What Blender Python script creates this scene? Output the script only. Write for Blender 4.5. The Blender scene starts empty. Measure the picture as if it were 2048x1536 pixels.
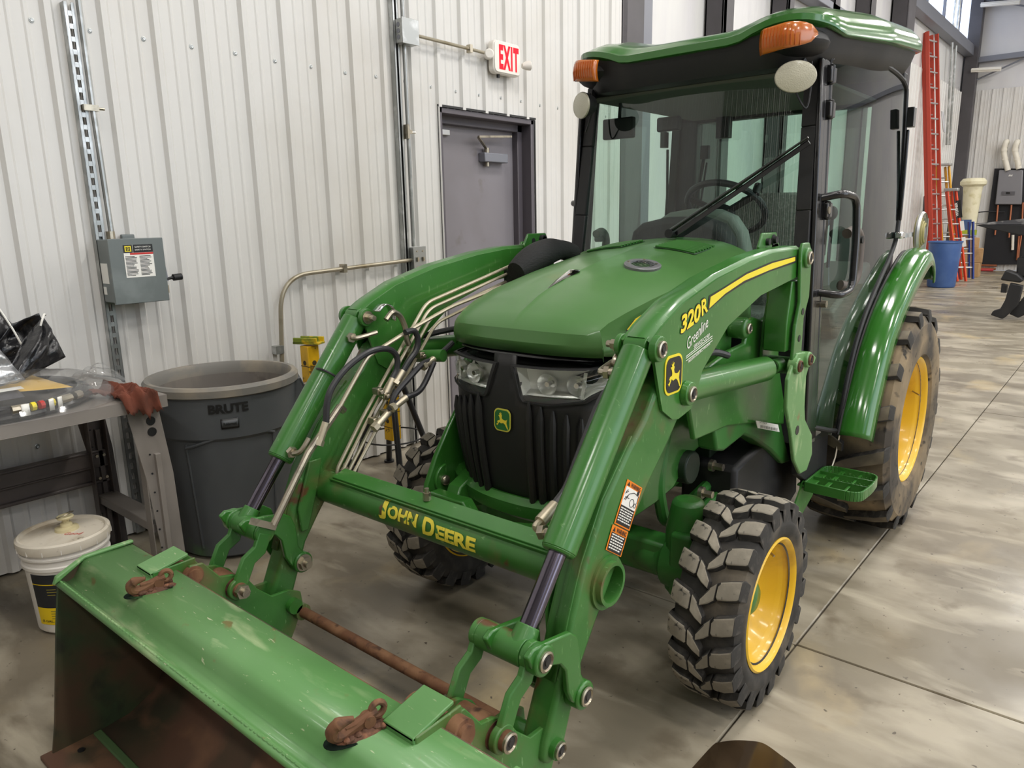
import bpy, bmesh, math, random
from mathutils import Vector, Matrix, Quaternion
random.seed(7)
PI = math.pi
scene = bpy.context.scene
COL = scene.collection

# ------------------------------------------------------------------ camera
cam_d = bpy.data.cameras.new('camera')
cam = bpy.data.objects.new('camera', cam_d)
COL.objects.link(cam)
cam_d.sensor_width = 36.0
cam_d.lens = 1475.0 / 2048.0 * 36.0
cam_d.clip_start = 0.05
cam_d.clip_end = 200
cam.matrix_world = Matrix(((0.766155, -0.126162, 0.630151, 0.0), (0.642383, 0.178929, -0.745204, 0.0), (-0.018736, 0.975740, 0.218132, 1.49), (0, 0, 0, 1)))
scene.camera = cam

# ------------------------------------------------------------------ world, exposure
w = bpy.data.worlds.new('daylight')
scene.world = w
w.use_nodes = True
bg = w.node_tree.nodes['Background']
bg.inputs[0].default_value = (0.80, 0.88, 1.0, 1)
bg.inputs[1].default_value = 0.9
scene.view_settings.view_transform = 'Standard'
scene.view_settings.look = 'None'
scene.view_settings.gamma = 1.0
scene.view_settings.use_curve_mapping = False
scene.view_settings.exposure = 0.0

def area(name, loc, size, power, col=(1, 0.98, 0.95), rot=(0, 0, 0), sy=None):
    d = bpy.data.lights.new(name, 'AREA')
    d.shape = 'RECTANGLE'
    d.size = size
    d.size_y = sy or size
    d.energy = power
    d.color = col
    o = bpy.data.objects.new(name, d)
    o.location = loc
    o.rotation_euler = rot
    COL.objects.link(o)
    return o
CEIL = 7.0
LIGHTS = [(x, y) for x in (-0.4, 3.2, 6.8) for y in (-2.6, 1.0, 4.6, 8.2, 11.8, 15.4, 19.0)]
for (x, y) in LIGHTS:
    area('high_bay_light', (x, y, CEIL - 0.62), 1.2, 92 if y > 2 else 62, sy=0.34)
# daylight entering through the tall door opening on the right side of the hall
area('door_daylight', (9.6, 5.0, 2.6), 5.0, 230, (0.86, 0.93, 1.0), (0, PI / 2, 0), sy=7.0)

# ------------------------------------------------------------------ fonts -> meshes (made first, scene still empty)
TXT = {}
def make_text(key, s, shear=0.0, bold=0.0, extrude=0.0, space=1.0):
    c = bpy.data.curves.new('t', 'FONT')
    c.body = s
    c.size = 1.0
    c.shear = shear
    c.offset = bold
    c.extrude = extrude
    c.space_character = space
    c.resolution_u = 3
    o = bpy.data.objects.new('t', c)
    COL.objects.link(o)
    bpy.context.view_layer.update()
    me = bpy.data.meshes.new_from_object(o.evaluated_get(bpy.context.evaluated_depsgraph_get()))
    vs = [tuple(v.co) for v in me.vertices]
    fs = [tuple(p.vertices) for p in me.polygons]
    x0 = min(v[0] for v in vs); x1 = max(v[0] for v in vs)
    y0 = min(v[1] for v in vs); y1 = max(v[1] for v in vs)
    vs = [((v[0] - x0) / (x1 - x0), (v[1] - y0) / (y1 - y0), v[2]) for v in vs]
    TXT[key] = (vs, fs)
    bpy.data.objects.remove(o)
    bpy.data.curves.remove(c)
    bpy.data.meshes.remove(me)
make_text('EXIT', 'EXIT', 0, 0.045, space=1.18)
for k, s, sh, b in (('EXCL2', '!', 0, 0.018), ('BRUTE', 'BRUTE', 0, 0.045), ('RUB', 'Rubbermaid', 0.25, 0.02),
                    ('J', 'J', 0, 0.045), ('OHN', 'OHN', 0, 0.045), ('D', 'D', 0, 0.04), ('EERE', 'EERE', 0, 0.045),
                    ('320', '320', 0.25, 0.035), ('R', 'R', 0.15, 0.03), ('Green', 'Greenline', 0.45, 0.0),
                    ('SERV', 'SERVICE CORP.', 0.1, 0.012), ('PRES', 'FREDERICKSBURG, VIRGINIA', 0.1, 0.01),
                    ('WARN', 'WARNING', 0, 0.02), ('SD', 'D', 0, 0.03), ('DISC', 'SAFETY SWITCH', 0, 0.01),
                    ('GAL', '(5 GAL. US)', 0, 0.02), ('Good', 'Good', 0.2, 0.0), ('RIN', 'intui', 0.3, 0.02),
                    ('DANGER', 'DANGER', 0, 0.02), ('ON', 'ON', 0, 0), ('OFF', 'OFF', 0, 0), ('WERN', 'WERNER', 0, .02),
                    ('LTNUM', 'LV10215', 0, 0.0), ('EXCL', '!', 0, .03)):
    make_text(k, s, sh, b)

# ------------------------------------------------------------------ materials
MATS = {}
def lin(h):
    h = h.lstrip('#')
    r = [int(h[i:i + 2], 16) / 255 for i in (0, 2, 4)]
    return tuple(c / 12.92 if c <= 0.04045 else ((c + 0.055) / 1.055) ** 2.4 for c in r)
def mat(name, col, rough=0.5, metal=0.0, coat=0.0, layers=(), bump=None, emit=None, emit_s=0.0, rough_var=None, spec=None):
    """layers: (scale, colour, lo, hi, detail, stretch) noise masks mixed over the base colour in object space"""
    if name in MATS: return MATS[name]
    m = bpy.data.materials.new(name)
    m.use_nodes = True
    nt = m.node_tree
    b = nt.nodes['Principled BSDF']
    if isinstance(col, str): col = lin(col)
    b.inputs['Base Color'].default_value = (*col, 1)
    b.inputs['Roughness'].default_value = rough
    b.inputs['Metallic'].default_value = metal
    b.inputs['Coat Weight'].default_value = coat
    b.inputs['Coat Roughness'].default_value = 0.12
    if spec is not None: b.inputs['Specular IOR Level'].default_value = spec
    if emit:
        b.inputs['Emission Color'].default_value = (*(lin(emit) if isinstance(emit, str) else emit), 1)
        b.inputs['Emission Strength'].default_value = emit_s
    tc = None
    def noise(scale, detail, stretch, dist=0.0):
        nonlocal tc
        if tc is None: tc = nt.nodes.new('ShaderNodeTexCoord')
        mp = nt.nodes.new('ShaderNodeMapping')
        mp.inputs['Scale'].default_value = stretch
        n = nt.nodes.new('ShaderNodeTexNoise')
        n.inputs['Scale'].default_value = scale
        n.inputs['Detail'].default_value = detail
        n.inputs['Distortion'].default_value = dist
        nt.links.new(tc.outputs['Object'], mp.inputs['Vector'])
        nt.links.new(mp.outputs[0], n.inputs['Vector'])
        return n.outputs[0]
    prev = None
    for L in layers:
        sc, c2, lo, hi = L[:4]
        det = L[4] if len(L) > 4 else 4
        st = L[5] if len(L) > 5 else (1, 1, 1)
        if isinstance(c2, str): c2 = lin(c2)
        mr = nt.nodes.new('ShaderNodeMapRange')
        mr.inputs['From Min'].default_value = lo
        mr.inputs['From Max'].default_value = hi
        nt.links.new(noise(sc, det, st, 0.3), mr.inputs['Value'])
        mx = nt.nodes.new('ShaderNodeMix')
        mx.data_type = 'RGBA'
        nt.links.new(mr.outputs[0], mx.inputs[0])
        if prev is None: mx.inputs[6].default_value = (*col, 1)
        else: nt.links.new(prev, mx.inputs[6])
        mx.inputs[7].default_value = (*c2, 1)
        prev = mx.outputs[2]
    if prev is not None: nt.links.new(prev, b.inputs['Base Color'])
    if bump:
        bn = nt.nodes.new('ShaderNodeBump')
        bn.inputs['Strength'].default_value = bump[1]
        bn.inputs['Distance'].default_value = bump[2] if len(bump) > 2 else 0.002
        nt.links.new(noise(bump[0], 5, bump[3] if len(bump) > 3 else (1, 1, 1)), bn.inputs['Height'])
        nt.links.new(bn.outputs[0], b.inputs['Normal'])
    if rough_var:
        mr = nt.nodes.new('ShaderNodeMapRange')
        mr.inputs['To Min'].default_value = rough_var[1]
        mr.inputs['To Max'].default_value = rough_var[2]
        mr.inputs['From Min'].default_value = 0.35
        mr.inputs['From Max'].default_value = 0.65
        nt.links.new(noise(rough_var[0], 4, (1, 1, 1)), mr.inputs['Value'])
        nt.links.new(mr.outputs[0], b.inputs['Roughness'])
    MATS[name] = m
    return m
def glass_mat(name, tint, refl=0.12, rough=0.0, haze=0.0):
    m = bpy.data.materials.new(name)
    m.use_nodes = True
    nt = m.node_tree
    nt.nodes.clear()
    out = nt.nodes.new('ShaderNodeOutputMaterial')
    mix = nt.nodes.new('ShaderNodeMixShader')
    tr = nt.nodes.new('ShaderNodeBsdfTransparent')
    tr.inputs[0].default_value = (*tint, 1)
    gl = nt.nodes.new('ShaderNodeBsdfGlossy')
    gl.inputs['Roughness'].default_value = rough
    lw = nt.nodes.new('ShaderNodeLayerWeight')
    lw.inputs[0].default_value = 0.5
    pw = nt.nodes.new('ShaderNodeMath')
    pw.operation = 'POWER'
    pw.inputs[1].default_value = 4.6
    nt.links.new(lw.outputs['Facing'], pw.inputs[0])
    mm = nt.nodes.new('ShaderNodeMath')
    mm.operation = 'ADD'
    mm.use_clamp = True
    mm.inputs[1].default_value = refl
    nt.links.new(pw.outputs[0], mm.inputs[0])
    nt.links.new(mm.outputs[0], mix.inputs[0])
    nt.links.new(tr.outputs[0], mix.inputs[1])
    nt.links.new(gl.outputs[0], mix.inputs[2])
    if haze:
        df = nt.nodes.new('ShaderNodeBsdfDiffuse')
        df.inputs[0].default_value = (.8, .8, .8, 1)
        m2 = nt.nodes.new('ShaderNodeMixShader')
        m2.inputs[0].default_value = haze
        nt.links.new(mix.outputs[0], m2.inputs[1])
        nt.links.new(df.outputs[0], m2.inputs[2])
        nt.links.new(m2.outputs[0], out.inputs[0])
    else: nt.links.new(mix.outputs[0], out.inputs[0])
    MATS[name] = m
    return m

G = (0.030, 0.148, 0.019)
SC = '#7fae6e'
DIRT = '#6d5f3c'
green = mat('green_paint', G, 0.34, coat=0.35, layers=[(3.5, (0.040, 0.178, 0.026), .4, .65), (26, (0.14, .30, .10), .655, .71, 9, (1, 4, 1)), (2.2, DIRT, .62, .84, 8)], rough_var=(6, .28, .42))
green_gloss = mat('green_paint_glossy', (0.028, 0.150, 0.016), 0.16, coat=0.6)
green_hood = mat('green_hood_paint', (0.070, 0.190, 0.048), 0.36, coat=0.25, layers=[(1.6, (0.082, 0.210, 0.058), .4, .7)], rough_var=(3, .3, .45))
green_dirty = mat('green_paint_dirty', G, 0.45, coat=0.1, layers=[(4, (0.06, 0.19, 0.04), .4, .65), (5, DIRT, .52, .72, 9), (9, '#5f4026', .64, .70, 8), (30, (0.16, .32, .12), .65, .71, 8, (1, 4, 1))], bump=(40, .2, .001))
green_worn_lit = mat('green_worn_lit_paint', (0.115, 0.270, 0.085), 0.42, coat=0.12, layers=[(2.0, (0.145, 0.31, 0.11), .35, .65), (7, '#a3b888', .58, .72, 12, (.6, 3, 1)), (18, '#7b7446', .66, .72, 8), (40, '#c0c4a0', .68, .72, 6, (1, 4, 1)), (1.3, (0.08, .22, .06), .6, .8, 3)], bump=(25, .15, .001))  # lighter base has light from above painted in, along with worn, faded paint
green_dark = mat('green_cast_paint', (0.028, 0.15, 0.022), 0.45, coat=0.1, layers=[(5, '#4d4a30', .56, .75, 6)])
bucket_in = mat('bucket_inside', '#5c4030', 0.7, layers=[(3, '#3e3a26', .45, .62, 6), (7, '#74533b', .5, .68, 8), (2.2, '#3f5a33', .62, .72, 5)], bump=(30, .4, .002))
bucket_side = mat('bucket_side_inside', '#33442a', 0.65, layers=[(4, '#4c3b2a', .42, .6, 6), (10, '#2a2e20', .55, .7, 6)], bump=(30, .3, .002))
rust = mat('rusty_steel', '#6e4a32', 0.75, 0.15, layers=[(12, '#8a6548', .45, .65, 8), (30, '#4a3226', .55, .7, 6)], bump=(60, .5, .001))
rust_weld = mat('rusty_weld_spatter', '#5a3c2c', 0.8, 0.1, layers=[(30, '#8b5e44', .5, .62, 8), (14, '#2c2826', .56, .66, 6)], bump=(70, 1.0, .004))
burn = mat('burnt_paint', '#16201a', 0.95, layers=[(25, '#3f5f38', .5, .68, 6)], spec=.1)
yellow = mat('yellow_paint', (0.83, 0.50, 0.012), 0.35, coat=0.3, layers=[(5, '#b98a1c', .6, .8, 6), (14, '#7b6130', .70, .82, 6)])
yellow_d = mat('yellow_decal', (0.86, 0.70, 0.03), 0.45)
yellow_worn = mat('yellow_lettering_worn', (0.80, 0.68, 0.06), 0.5, layers=[(45, '#3f7a35', .60, .66, 6)])
black_d = mat('black_decal', (0.012, 0.012, 0.012), 0.45)
black = mat('black_plastic', (0.011, 0.011, 0.012), 0.55, layers=[(8, '#2a2826', .55, .8, 6)])
black_gloss = mat('black_gloss_paint', (0.008, 0.008, 0.009), 0.22, coat=0.3)
grille_m = mat('black_grille_plastic', (0.010, 0.010, 0.010), 0.5, layers=[(5, '#2a2520', .5, .75, 8, (1, 1, .3))])
rubber = mat('tyre_rubber', '#2a2825', 0.8, layers=[(14, '#403c37', .42, .66, 8), (5, '#6b6152', .52, .70, 8)], bump=(60, .3, .001))
rubber_dust = mat('tyre_sidewall_dusty', '#443e37', 0.85, layers=[(3.5, '#8f7d61', .40, .62, 8), (20, '#27241f', .58, .7, 6)], bump=(50, .3, .001))
lug_m = mat('tyre_lug_worn', '#847d70', 0.85, layers=[(20, '#978f80', .45, .65, 6), (60, '#3a3834', .62, .72, 4)], bump=(120, .4, .001))
lug_side = mat('tyre_lug_side', '#302e2b', 0.85, layers=[(30, '#55504a', .5, .7, 6)])
lug_rear = mat('tyre_lug_rear', '#5a5349', 0.85, layers=[(10, '#7b715f', .45, .7, 6)], bump=(60, .3, .001))
hose_m = mat('black_rubber_hose', (0.030, 0.030, 0.033), 0.4)
sleeve_m = mat('black_woven_sleeve', (0.012, 0.012, 0.012), 0.8, bump=(160, .9, .003, (1, .25, 1)))
steel = mat('zinc_plated_steel', '#b3aa98', 0.3, 0.9, layers=[(18, '#8b8578', .55, .72, 6)])
tube_m = mat('zinc_tube', '#c9bfa8', 0.42, 0.8)
chrome = mat('chrome', '#dddddd', 0.08, 1.0)
rod_m = mat('cylinder_rod_chrome', '#6b6570', 0.16, 1.0, layers=[(6, '#30291f', .56, .72, 6)])
galv = mat('galvanised_steel', '#a6a8a6', 0.38, 0.85, layers=[(9, '#d3d5d4', .5, .7, 4)])
emt = mat('old_conduit', '#a59d8a', 0.4, 0.6, layers=[(6, '#84795f', .5, .7, 5)])
wallm = mat('white_metal_wall', '#d8d6d2', 0.38, 0.0, layers=[(1.2, '#cfcbc4', .45, .7, 4), (5, '#c4beb3', .78, .9, 8)])
wall_far = mat('white_vinyl_insulation', '#dcdbd8', 0.4, layers=[(1.0, '#d0ced0', .4, .65, 3, (1, 2, .5))], bump=(2.5, .5, .03, (1, 1.5, .4)))
seam = mat('caulk_seam', '#8d8b86', 0.7)
col_m = mat('dark_steel_column', '#4a4749', 0.5, layers=[(2, '#565256', .4, .7)])
girt_m = mat('grey_girt_steel', '#7e8088', 0.45, 0.3)
door_m = mat('grey_door_paint', '#7b767a', 0.42, layers=[(1.3, '#88848a', .4, .7, 3), (5, '#6b625c', .62, .8, 8)])
frame_m = mat('dark_door_frame', '#59545a', 0.42)
concrete = mat('concrete_floor', '#8f8673', 0.42, layers=[(0.55, '#746b5c', .38, .62, 8), (1.7, '#aaa18f', .46, .66, 12, (1, 1.8, 1)), (1.1, '#b8a57f', .58, .74, 10, (1.6, 1, 1)), (5, '#766c5b', .56, .70, 12), (3.2, '#aba28f', .56, .70, 14, (.6, 2.0, 1)), (38, '#5d5448', .69, .72, 3)], bump=(14, .25, .003), rough_var=(1.7, .26, .55))
joint_m = mat('joint_filler', '#4f473d', 0.9)
wet_m = mat('wet_concrete', '#352a1e', 0.12, layers=[(5, '#443626', .5, .7, 5)], coat=.5)
amber = mat('amber_lens', (0.50, 0.125, 0.005), 0.18, coat=0.7, bump=(3, .0, .001))
lensw = mat('worklight_lens', '#c4c0ac', 0.25, coat=0.5, bump=(260, .8, .002, (1, .2, 1)))
refl_m = mat('headlight_reflector', '#e6e6e2', 0.30, 0.85, bump=(40, .6, .006))
lamp_grey = mat('headlight_bezel', '#e4e4dd', 0.35, 0.2)
cab_glass = glass_mat('tinted_cab_glass', (0.70, 0.82, 0.76), 0.07)
lens_glass = glass_mat('clear_lens', (0.95, 0.97, 0.96), 0.06)
bag_clear = glass_mat('clear_plastic_bag', (0.95, 0.95, 0.95), 0.10, 0.08, 0.055)
grey_plastic = mat('grey_interior_plastic', '#6c6d68', 0.6)
dark_interior = mat('dark_interior', '#26272a', 0.7)
seat_m = mat('grey_seat_fabric', '#84847f', 0.9, layers=[(80, '#9a9a94', .5, .6, 2)], bump=(160, .5, .002))
headliner = mat('headliner_fabric', '#5d6058', 0.9)
can_m = mat('grey_can_plastic', '#56595b', 0.5, layers=[(2, '#4b4e51', .4, .7), (7, '#7e8074', .70, .82, 6), (2.3, '#4e6e47', .60, .70, 6)])
can_rim = mat('grey_can_rim_dusty', '#7b7872', 0.6, layers=[(6, '#958c7d', .45, .65, 6)])
can_in = mat('grey_can_inside', '#6f6963', 0.7, layers=[(4, '#8d8377', .5, .7, 8, (1, 1, .4)), (6, '#4c4540', .6, .75, 6)])
pail_m = mat('white_pail_plastic', '#e6e1d8', 0.4, layers=[(5, '#cfc4ae', .56, .75, 6)])
pail_lid = mat('dirty_white_lid', '#d9d0bf', 0.5, layers=[(5, '#a8977c', .5, .68, 8), (25, '#7d6e58', .64, .74, 6)])
label_green = mat('label_green', '#2c5a34', 0.4)
label_black = mat('label_black', '#1d2026', 0.4)
label_yellow = mat('label_yellow', '#f2cf12', 0.4)
white_d = mat('white_print', '#efede6', 0.5)
red_d = mat('red_print', '#c8322c', 0.5)
orange_d = mat('orange_print', '#ef8414', 0.5)
exit_red = mat('exit_letter_red', '#d01028', 0.5, emit='#ff0a22', emit_s=0.45, spec=.2)
exit_white = mat('exit_housing', '#eae5dc', 0.4)
box_grey = mat('switch_box_grey', '#6d7473', 0.4, layers=[(8, '#7c8382', .5, .7)])
bench_m = mat('taupe_bench_steel', '#8a837c', 0.42, layers=[(3, '#7b746d', .45, .7)])
bench_dark = mat('dark_bench_steel', '#544c48', 0.45)
bag_black = mat('black_bag_film', (0.012, 0.012, 0.014), 0.28, coat=0.2, bump=(9, 1.0, .02))
foil = mat('silver_bag_film', '#c4c6c9', 0.3, 0.75, bump=(9, 1.0, .02))
rag_m = mat('red_shop_rag', '#75402f', 0.95, layers=[(7, '#553022', .5, .68, 6)], bump=(90, .6, .002))
stand_y = mat('yellow_stand_paint', '#e2b012', 0.45, layers=[(12, '#2b2518', .60, .64, 6), (6, '#b58a14', .5, .7)])
stand_b = mat('black_stand_paint', (0.015, 0.015, 0.016), 0.35)
stand_g = mat('saddle_paint_worn', '#7a8a2a', 0.5, layers=[(14, '#d6b318', .5, .6, 5), (20, '#3b4a24', .6, .7, 5)])
ladder_r = mat('red_fibreglass', '#b9402c', 0.4)
ladder_o = mat('orange_fibreglass', '#e04e26', 0.4)
ladder_y = mat('yellow_fibreglass', '#dba21c', 0.4)
ladder_b = mat('blue_fibreglass', '#24408f', 0.4)
alu = mat('aluminium', '#c2c3c2', 0.35, 0.8)
barrel_m = mat('blue_plastic', '#3d5c94', 0.45, layers=[(4, '#4a699f', .45, .7)])
cream_m = mat('cream_wrap', '#e3ddbe', 0.5, layers=[(7, '#cfc79c', .5, .7, 5)], bump=(14, .7, .01))
card_m = mat('cardboard', '#b08d63', 0.8, layers=[(6, '#9a7850', .5, .7)])
heater_m = mat('grey_heater', '#7d7c80', 0.4)
board_m = mat('black_board', '#19191d', 0.7)
pvc = mat('white_pvc', '#dfd9ca', 0.4, layers=[(8, '#b39f84', .62, .74, 4)])
copper = mat('copper', '#a8694c', 0.35, 0.8)
red_bar = mat('red_painted_bar', '#b23a3c', 0.5)
ceil_m = mat('white_roof_liner', '#d5d5d6', 0.6)
lamp_emit = mat('led_panel', '#ffffff', 0.5, emit='#fff4e2', emit_s=9.0)
skylight_m = mat('translucent_panel', '#dce6f2', 0.5, emit='#cfe0ff', emit_s=1.6)

# ------------------------------------------------------------------ mesh builder
ORI = {}
class MB:
    def __init__(s): s.v = []; s.f = []
    def add(s, vs, fs):
        n = len(s.v)
        s.v += [tuple(x) for x in vs]
        s.f += [tuple(i + n for i in f) for f in fs]
        return s
    def box(s, c, sz, rot=None):
        c = Vector(c); hx, hy, hz = sz[0] / 2, sz[1] / 2, sz[2] / 2
        vs = [Vector((x, y, z)) for x in (-hx, hx) for y in (-hy, hy) for z in (-hz, hz)]
        if rot is not None: vs = [rot @ v for v in vs]
        return s.add([v + c for v in vs], [(0, 1, 3, 2), (4, 6, 7, 5), (0, 4, 5, 1), (2, 3, 7, 6), (0, 2, 6, 4), (1, 5, 7, 3)])
    def bb(s, x0, x1, y0, y1, z0, z1):
        return s.box(((x0 + x1) / 2, (y0 + y1) / 2, (z0 + z1) / 2), (abs(x1 - x0), abs(y1 - y0), abs(z1 - z0)))
    def bar(s, p0, p1, w, h, up=(0, 0, 1)):
        p0 = Vector(p0); p1 = Vector(p1)
        d = (p1 - p0); L = d.length; d.normalize()
        u = Vector(up); sd = d.cross(u)
        if sd.length < 1e-4: sd = d.cross(Vector((1, 0, 0)))
        sd.normalize(); u = sd.cross(d)
        R = Matrix((sd, d, u)).transposed()
        return s.box((p0 + p1) / 2, (w, L, h), R)
    def rings(s, rings, cap0=True, cap1=True, closed=True):
        n = len(rings[0]); base = len(s.v)
        for r in rings: s.v += [tuple(p) for p in r]
        for i in range(len(rings) - 1):
            a = base + i * n; b = a + n
            for j in range(n if closed else n - 1):
                k = (j + 1) % n
                s.f.append((a + j, a + k, b + k, b + j))
        if cap0: s.f.append(tuple(base + j for j in reversed(range(n))))
        if cap1:
            e = base + (len(rings) - 1) * n
            s.f.append(tuple(e + j for j in range(n)))
        return s
    def cyl(s, p0, p1, r0, r1=None, n=16, cap=True):
        r1 = r0 if r1 is None else r1
        p0 = Vector(p0); p1 = Vector(p1); d = (p1 - p0).normalized()
        a = d.orthogonal().normalized(); b = d.cross(a)
        R = [[p + (a * math.cos(t) + b * math.sin(t)) * r for t in [2 * PI * i / n for i in range(n)]] for p, r in ((p0, r0), (p1, r1))]
        return s.rings(R, cap, cap)
    def pipe(s, p0, p1, ro, ri, n=20):
        """hollow tube"""
        p0 = Vector(p0); p1 = Vector(p1); d = (p1 - p0).normalized()
        a = d.orthogonal().normalized(); b = d.cross(a)
        def ring(p, r): return [p + (a * math.cos(t) + b * math.sin(t)) * r for t in [2 * PI * i / n for i in range(n)]]
        return s.rings([ring(p0, ri), ring(p0, ro), ring(p1, ro), ring(p1, ri), ring(p0, ri)], False, False)
    def tube(s, pts, r, n=8, cap=True):
        pts = [Vector(p) for p in pts]
        rs = r if isinstance(r, (list, tuple)) else [r] * len(pts)
        prev = None; R = []
        for i, p in enumerate(pts):
            if i == 0: d = pts[1] - p
            elif i == len(pts) - 1: d = p - pts[i - 1]
            else: d = (pts[i + 1] - p).normalized() + (p - pts[i - 1]).normalized()
            if d.length < 1e-9: d = Vector((0, 0, 1))
            d.normalize()
            if prev is None: a = d.orthogonal().normalized()
            else:
                a = prev - d * prev.dot(d)
                a = a.normalized() if a.length > 1e-6 else d.orthogonal().normalized()
            prev = a; b = d.cross(a)
            R.append([p + (a * math.cos(t) + b * math.sin(t)) * rs[i] for t in [2 * PI * k / n for k in range(n)]])
        return s.rings(R, cap, cap)
    def prism(s, pts, vec):
        """extrude a planar polygon (3D points) by vec"""
        vec = Vector(vec); pts = [Vector(p) for p in pts]; n = len(pts)
        nrm = Vector((0, 0, 0))
        for i in range(n): nrm += pts[i].cross(pts[(i + 1) % n])
        if nrm.dot(vec) > 0: pts = pts[::-1]
        b = len(s.v)
        s.v += [tuple(p) for p in pts] + [tuple(p + vec) for p in pts]
        s.f.append(tuple(b + i for i in range(n)))
        s.f.append(tuple(b + n + i for i in reversed(range(n))))
        for i in range(n):
            k = (i + 1) % n
            s.f.append((b + k, b + i, b + n + i, b + n + k))
        return s
    def yz(s, pts, x0, x1): return s.prism([(x0, p[0], p[1]) for p in pts], (x1 - x0, 0, 0))
    def lathe(s, prof, c, axis=(0, 0, 1), n=24, caps=False):
        """prof: (radius, distance along axis)"""
        c = Vector(c); d = Vector(axis).normalized()
        a = d.orthogonal().normalized(); b = d.cross(a)
        R = [[c + d * h + (a * math.cos(t) + b * math.sin(t)) * max(r, 1e-5) for t in [2 * PI * i / n for i in range(n)]] for r, h in prof]
        return s.rings(R, caps, caps)
    def grid(s, rows, flip=False):
        m = len(rows); n = len(rows[0]); b = len(s.v)
        for r in rows: s.v += [tuple(p) for p in r]
        for i in range(m - 1):
            for j in range(n - 1):
                q = (b + i * n + j, b + i * n + j + 1, b + (i + 1) * n + j + 1, b + (i + 1) * n + j)
                s.f.append(q[::-1] if flip else q)
        return s
    def ell(s, c, r, n=14, m=8, rot=None):
        c = Vector(c); R = []
        for i in range(m + 1):
            ph = -PI / 2 + PI * i / m
            ring = []
            for j in range(n):
                t = 2 * PI * j / n
                v = Vector((r[0] * math.cos(ph) * math.cos(t), r[1] * math.cos(ph) * math.sin(t), r[2] * math.sin(ph)))
                if rot is not None: v = rot @ v
                ring.append(c + v)
            R.append(ring)
        return s.rings(R, True, True)
    def shell(s, th):
        """give an open grid thickness via modifier later"""
        s.th = th; return s
    def build(s, name, m, parent=None, bevel=0, seg=2, angle=35, solid=0, origin=None, subsurf=0, kind=None, label=None, recalc=True):
        o3 = Vector(origin) if origin is not None else (ORI[parent.name] if parent else Vector((0, 0, 0)))
        me = bpy.data.meshes.new(name)
        me.from_pydata([(v[0] - o3.x, v[1] - o3.y, v[2] - o3.z) for v in s.v], [], s.f)
        me.validate()
        if recalc:
            bm = bmesh.new(); bm.from_mesh(me); bmesh.ops.recalc_face_normals(bm, faces=bm.faces[:]); bm.to_mesh(me); bm.free()
        me.polygons.foreach_set('use_smooth', [True] * len(me.polygons))
        me.set_sharp_from_angle(angle=math.radians(angle))
        me.materials.append(m)
        o = bpy.data.objects.new(name, me)
        COL.objects.link(o)
        ORI[o.name] = o3
        if parent:
            o.parent = parent
            o.location = o3 - ORI[parent.name]
        else: o.location = o3
        if solid:
            md = o.modifiers.new('solid', 'SOLIDIFY'); md.thickness = solid; md.offset = 0
        if subsurf:
            md = o.modifiers.new('sub', 'SUBSURF'); md.levels = subsurf; md.render_levels = subsurf
        if bevel:
            md = o.modifiers.new('bev', 'BEVEL'); md.width = bevel; md.segments = seg; md.limit_method = 'ANGLE'; md.angle_limit = math.radians(40)
            md.harden_normals = False
        if kind: o['kind'] = kind
        if label: o['label'] = label
        return o

def thing(name, label, cat, loc=(0, 0, 0), group=None):
    o = bpy.data.objects.new(name, None)
    o.empty_display_size = 0.1
    COL.objects.link(o)
    o.location = loc
    ORI[o.name] = Vector(loc)
    o['label'] = label; o['category'] = cat
    if group: o['group'] = group
    return o
def tag(o, label, cat, group=None):
    o['label'] = label; o['category'] = cat
    if group: o['group'] = group
    return o
def struct(o): o['kind'] = 'structure'; return o
def inst(src, parent, loc=None, rot=None, name=None):
    """copy of a part sharing its mesh"""
    c = src.copy()
    COL.objects.link(c)
    c.parent = parent
    if loc is not None: c.location = loc
    if rot is not None: c.rotation_euler = rot
    ORI[c.name] = ORI[parent.name] + c.location if parent else Vector(c.location)
    return c
def text(mb, key, org, u, v, wd, ht, lift=0.0012, warp=None):
    """flat lettering: lower-left corner org, width vector u*wd, height vector v*ht"""
    vs, fs = TXT[key]
    org = Vector(org); u = Vector(u).normalized(); v = Vector(v).normalized(); nn = u.cross(v)
    out = []
    for p in vs:
        q = org + u * (p[0] * wd) + v * (p[1] * ht) + nn * lift
        if warp: q = warp(q)
        out.append(q)
    return mb.add(out, fs)
def smooth_pts(pts, k=6):
    """Catmull-Rom"""
    P = [Vector(p) for p in pts]; out = []
    for i in range(len(P) - 1):
        p0 = P[max(i - 1, 0)]; p1 = P[i]; p2 = P[i + 1]; p3 = P[min(i + 2, len(P) - 1)]
        for j in range(k):
            t = j / k
            out.append(0.5 * ((2 * p1) + (-p0 + p2) * t + (2 * p0 - 5 * p1 + 4 * p2 - p3) * t * t + (-p0 + 3 * p1 - 3 * p2 + p3) * t ** 3))
    out.append(P[-1])
    return out
def fillet(pts, r=0.02, k=5):
    """round the corners of a polyline"""
    P = [Vector(p) for p in pts]; out = [P[0]]
    for i in range(1, len(P) - 1):
        a = (P[i - 1] - P[i]); b = (P[i + 1] - P[i])
        rr = min(r, a.length * .45, b.length * .45)
        p = P[i] + a.normalized() * rr; q = P[i] + b.normalized() * rr
        for j in range(k + 1):
            t = j / k
            out.append(p * (1 - t) ** 2 + P[i] * 2 * t * (1 - t) + q * t * t)
    out.append(P[-1])
    return out
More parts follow.
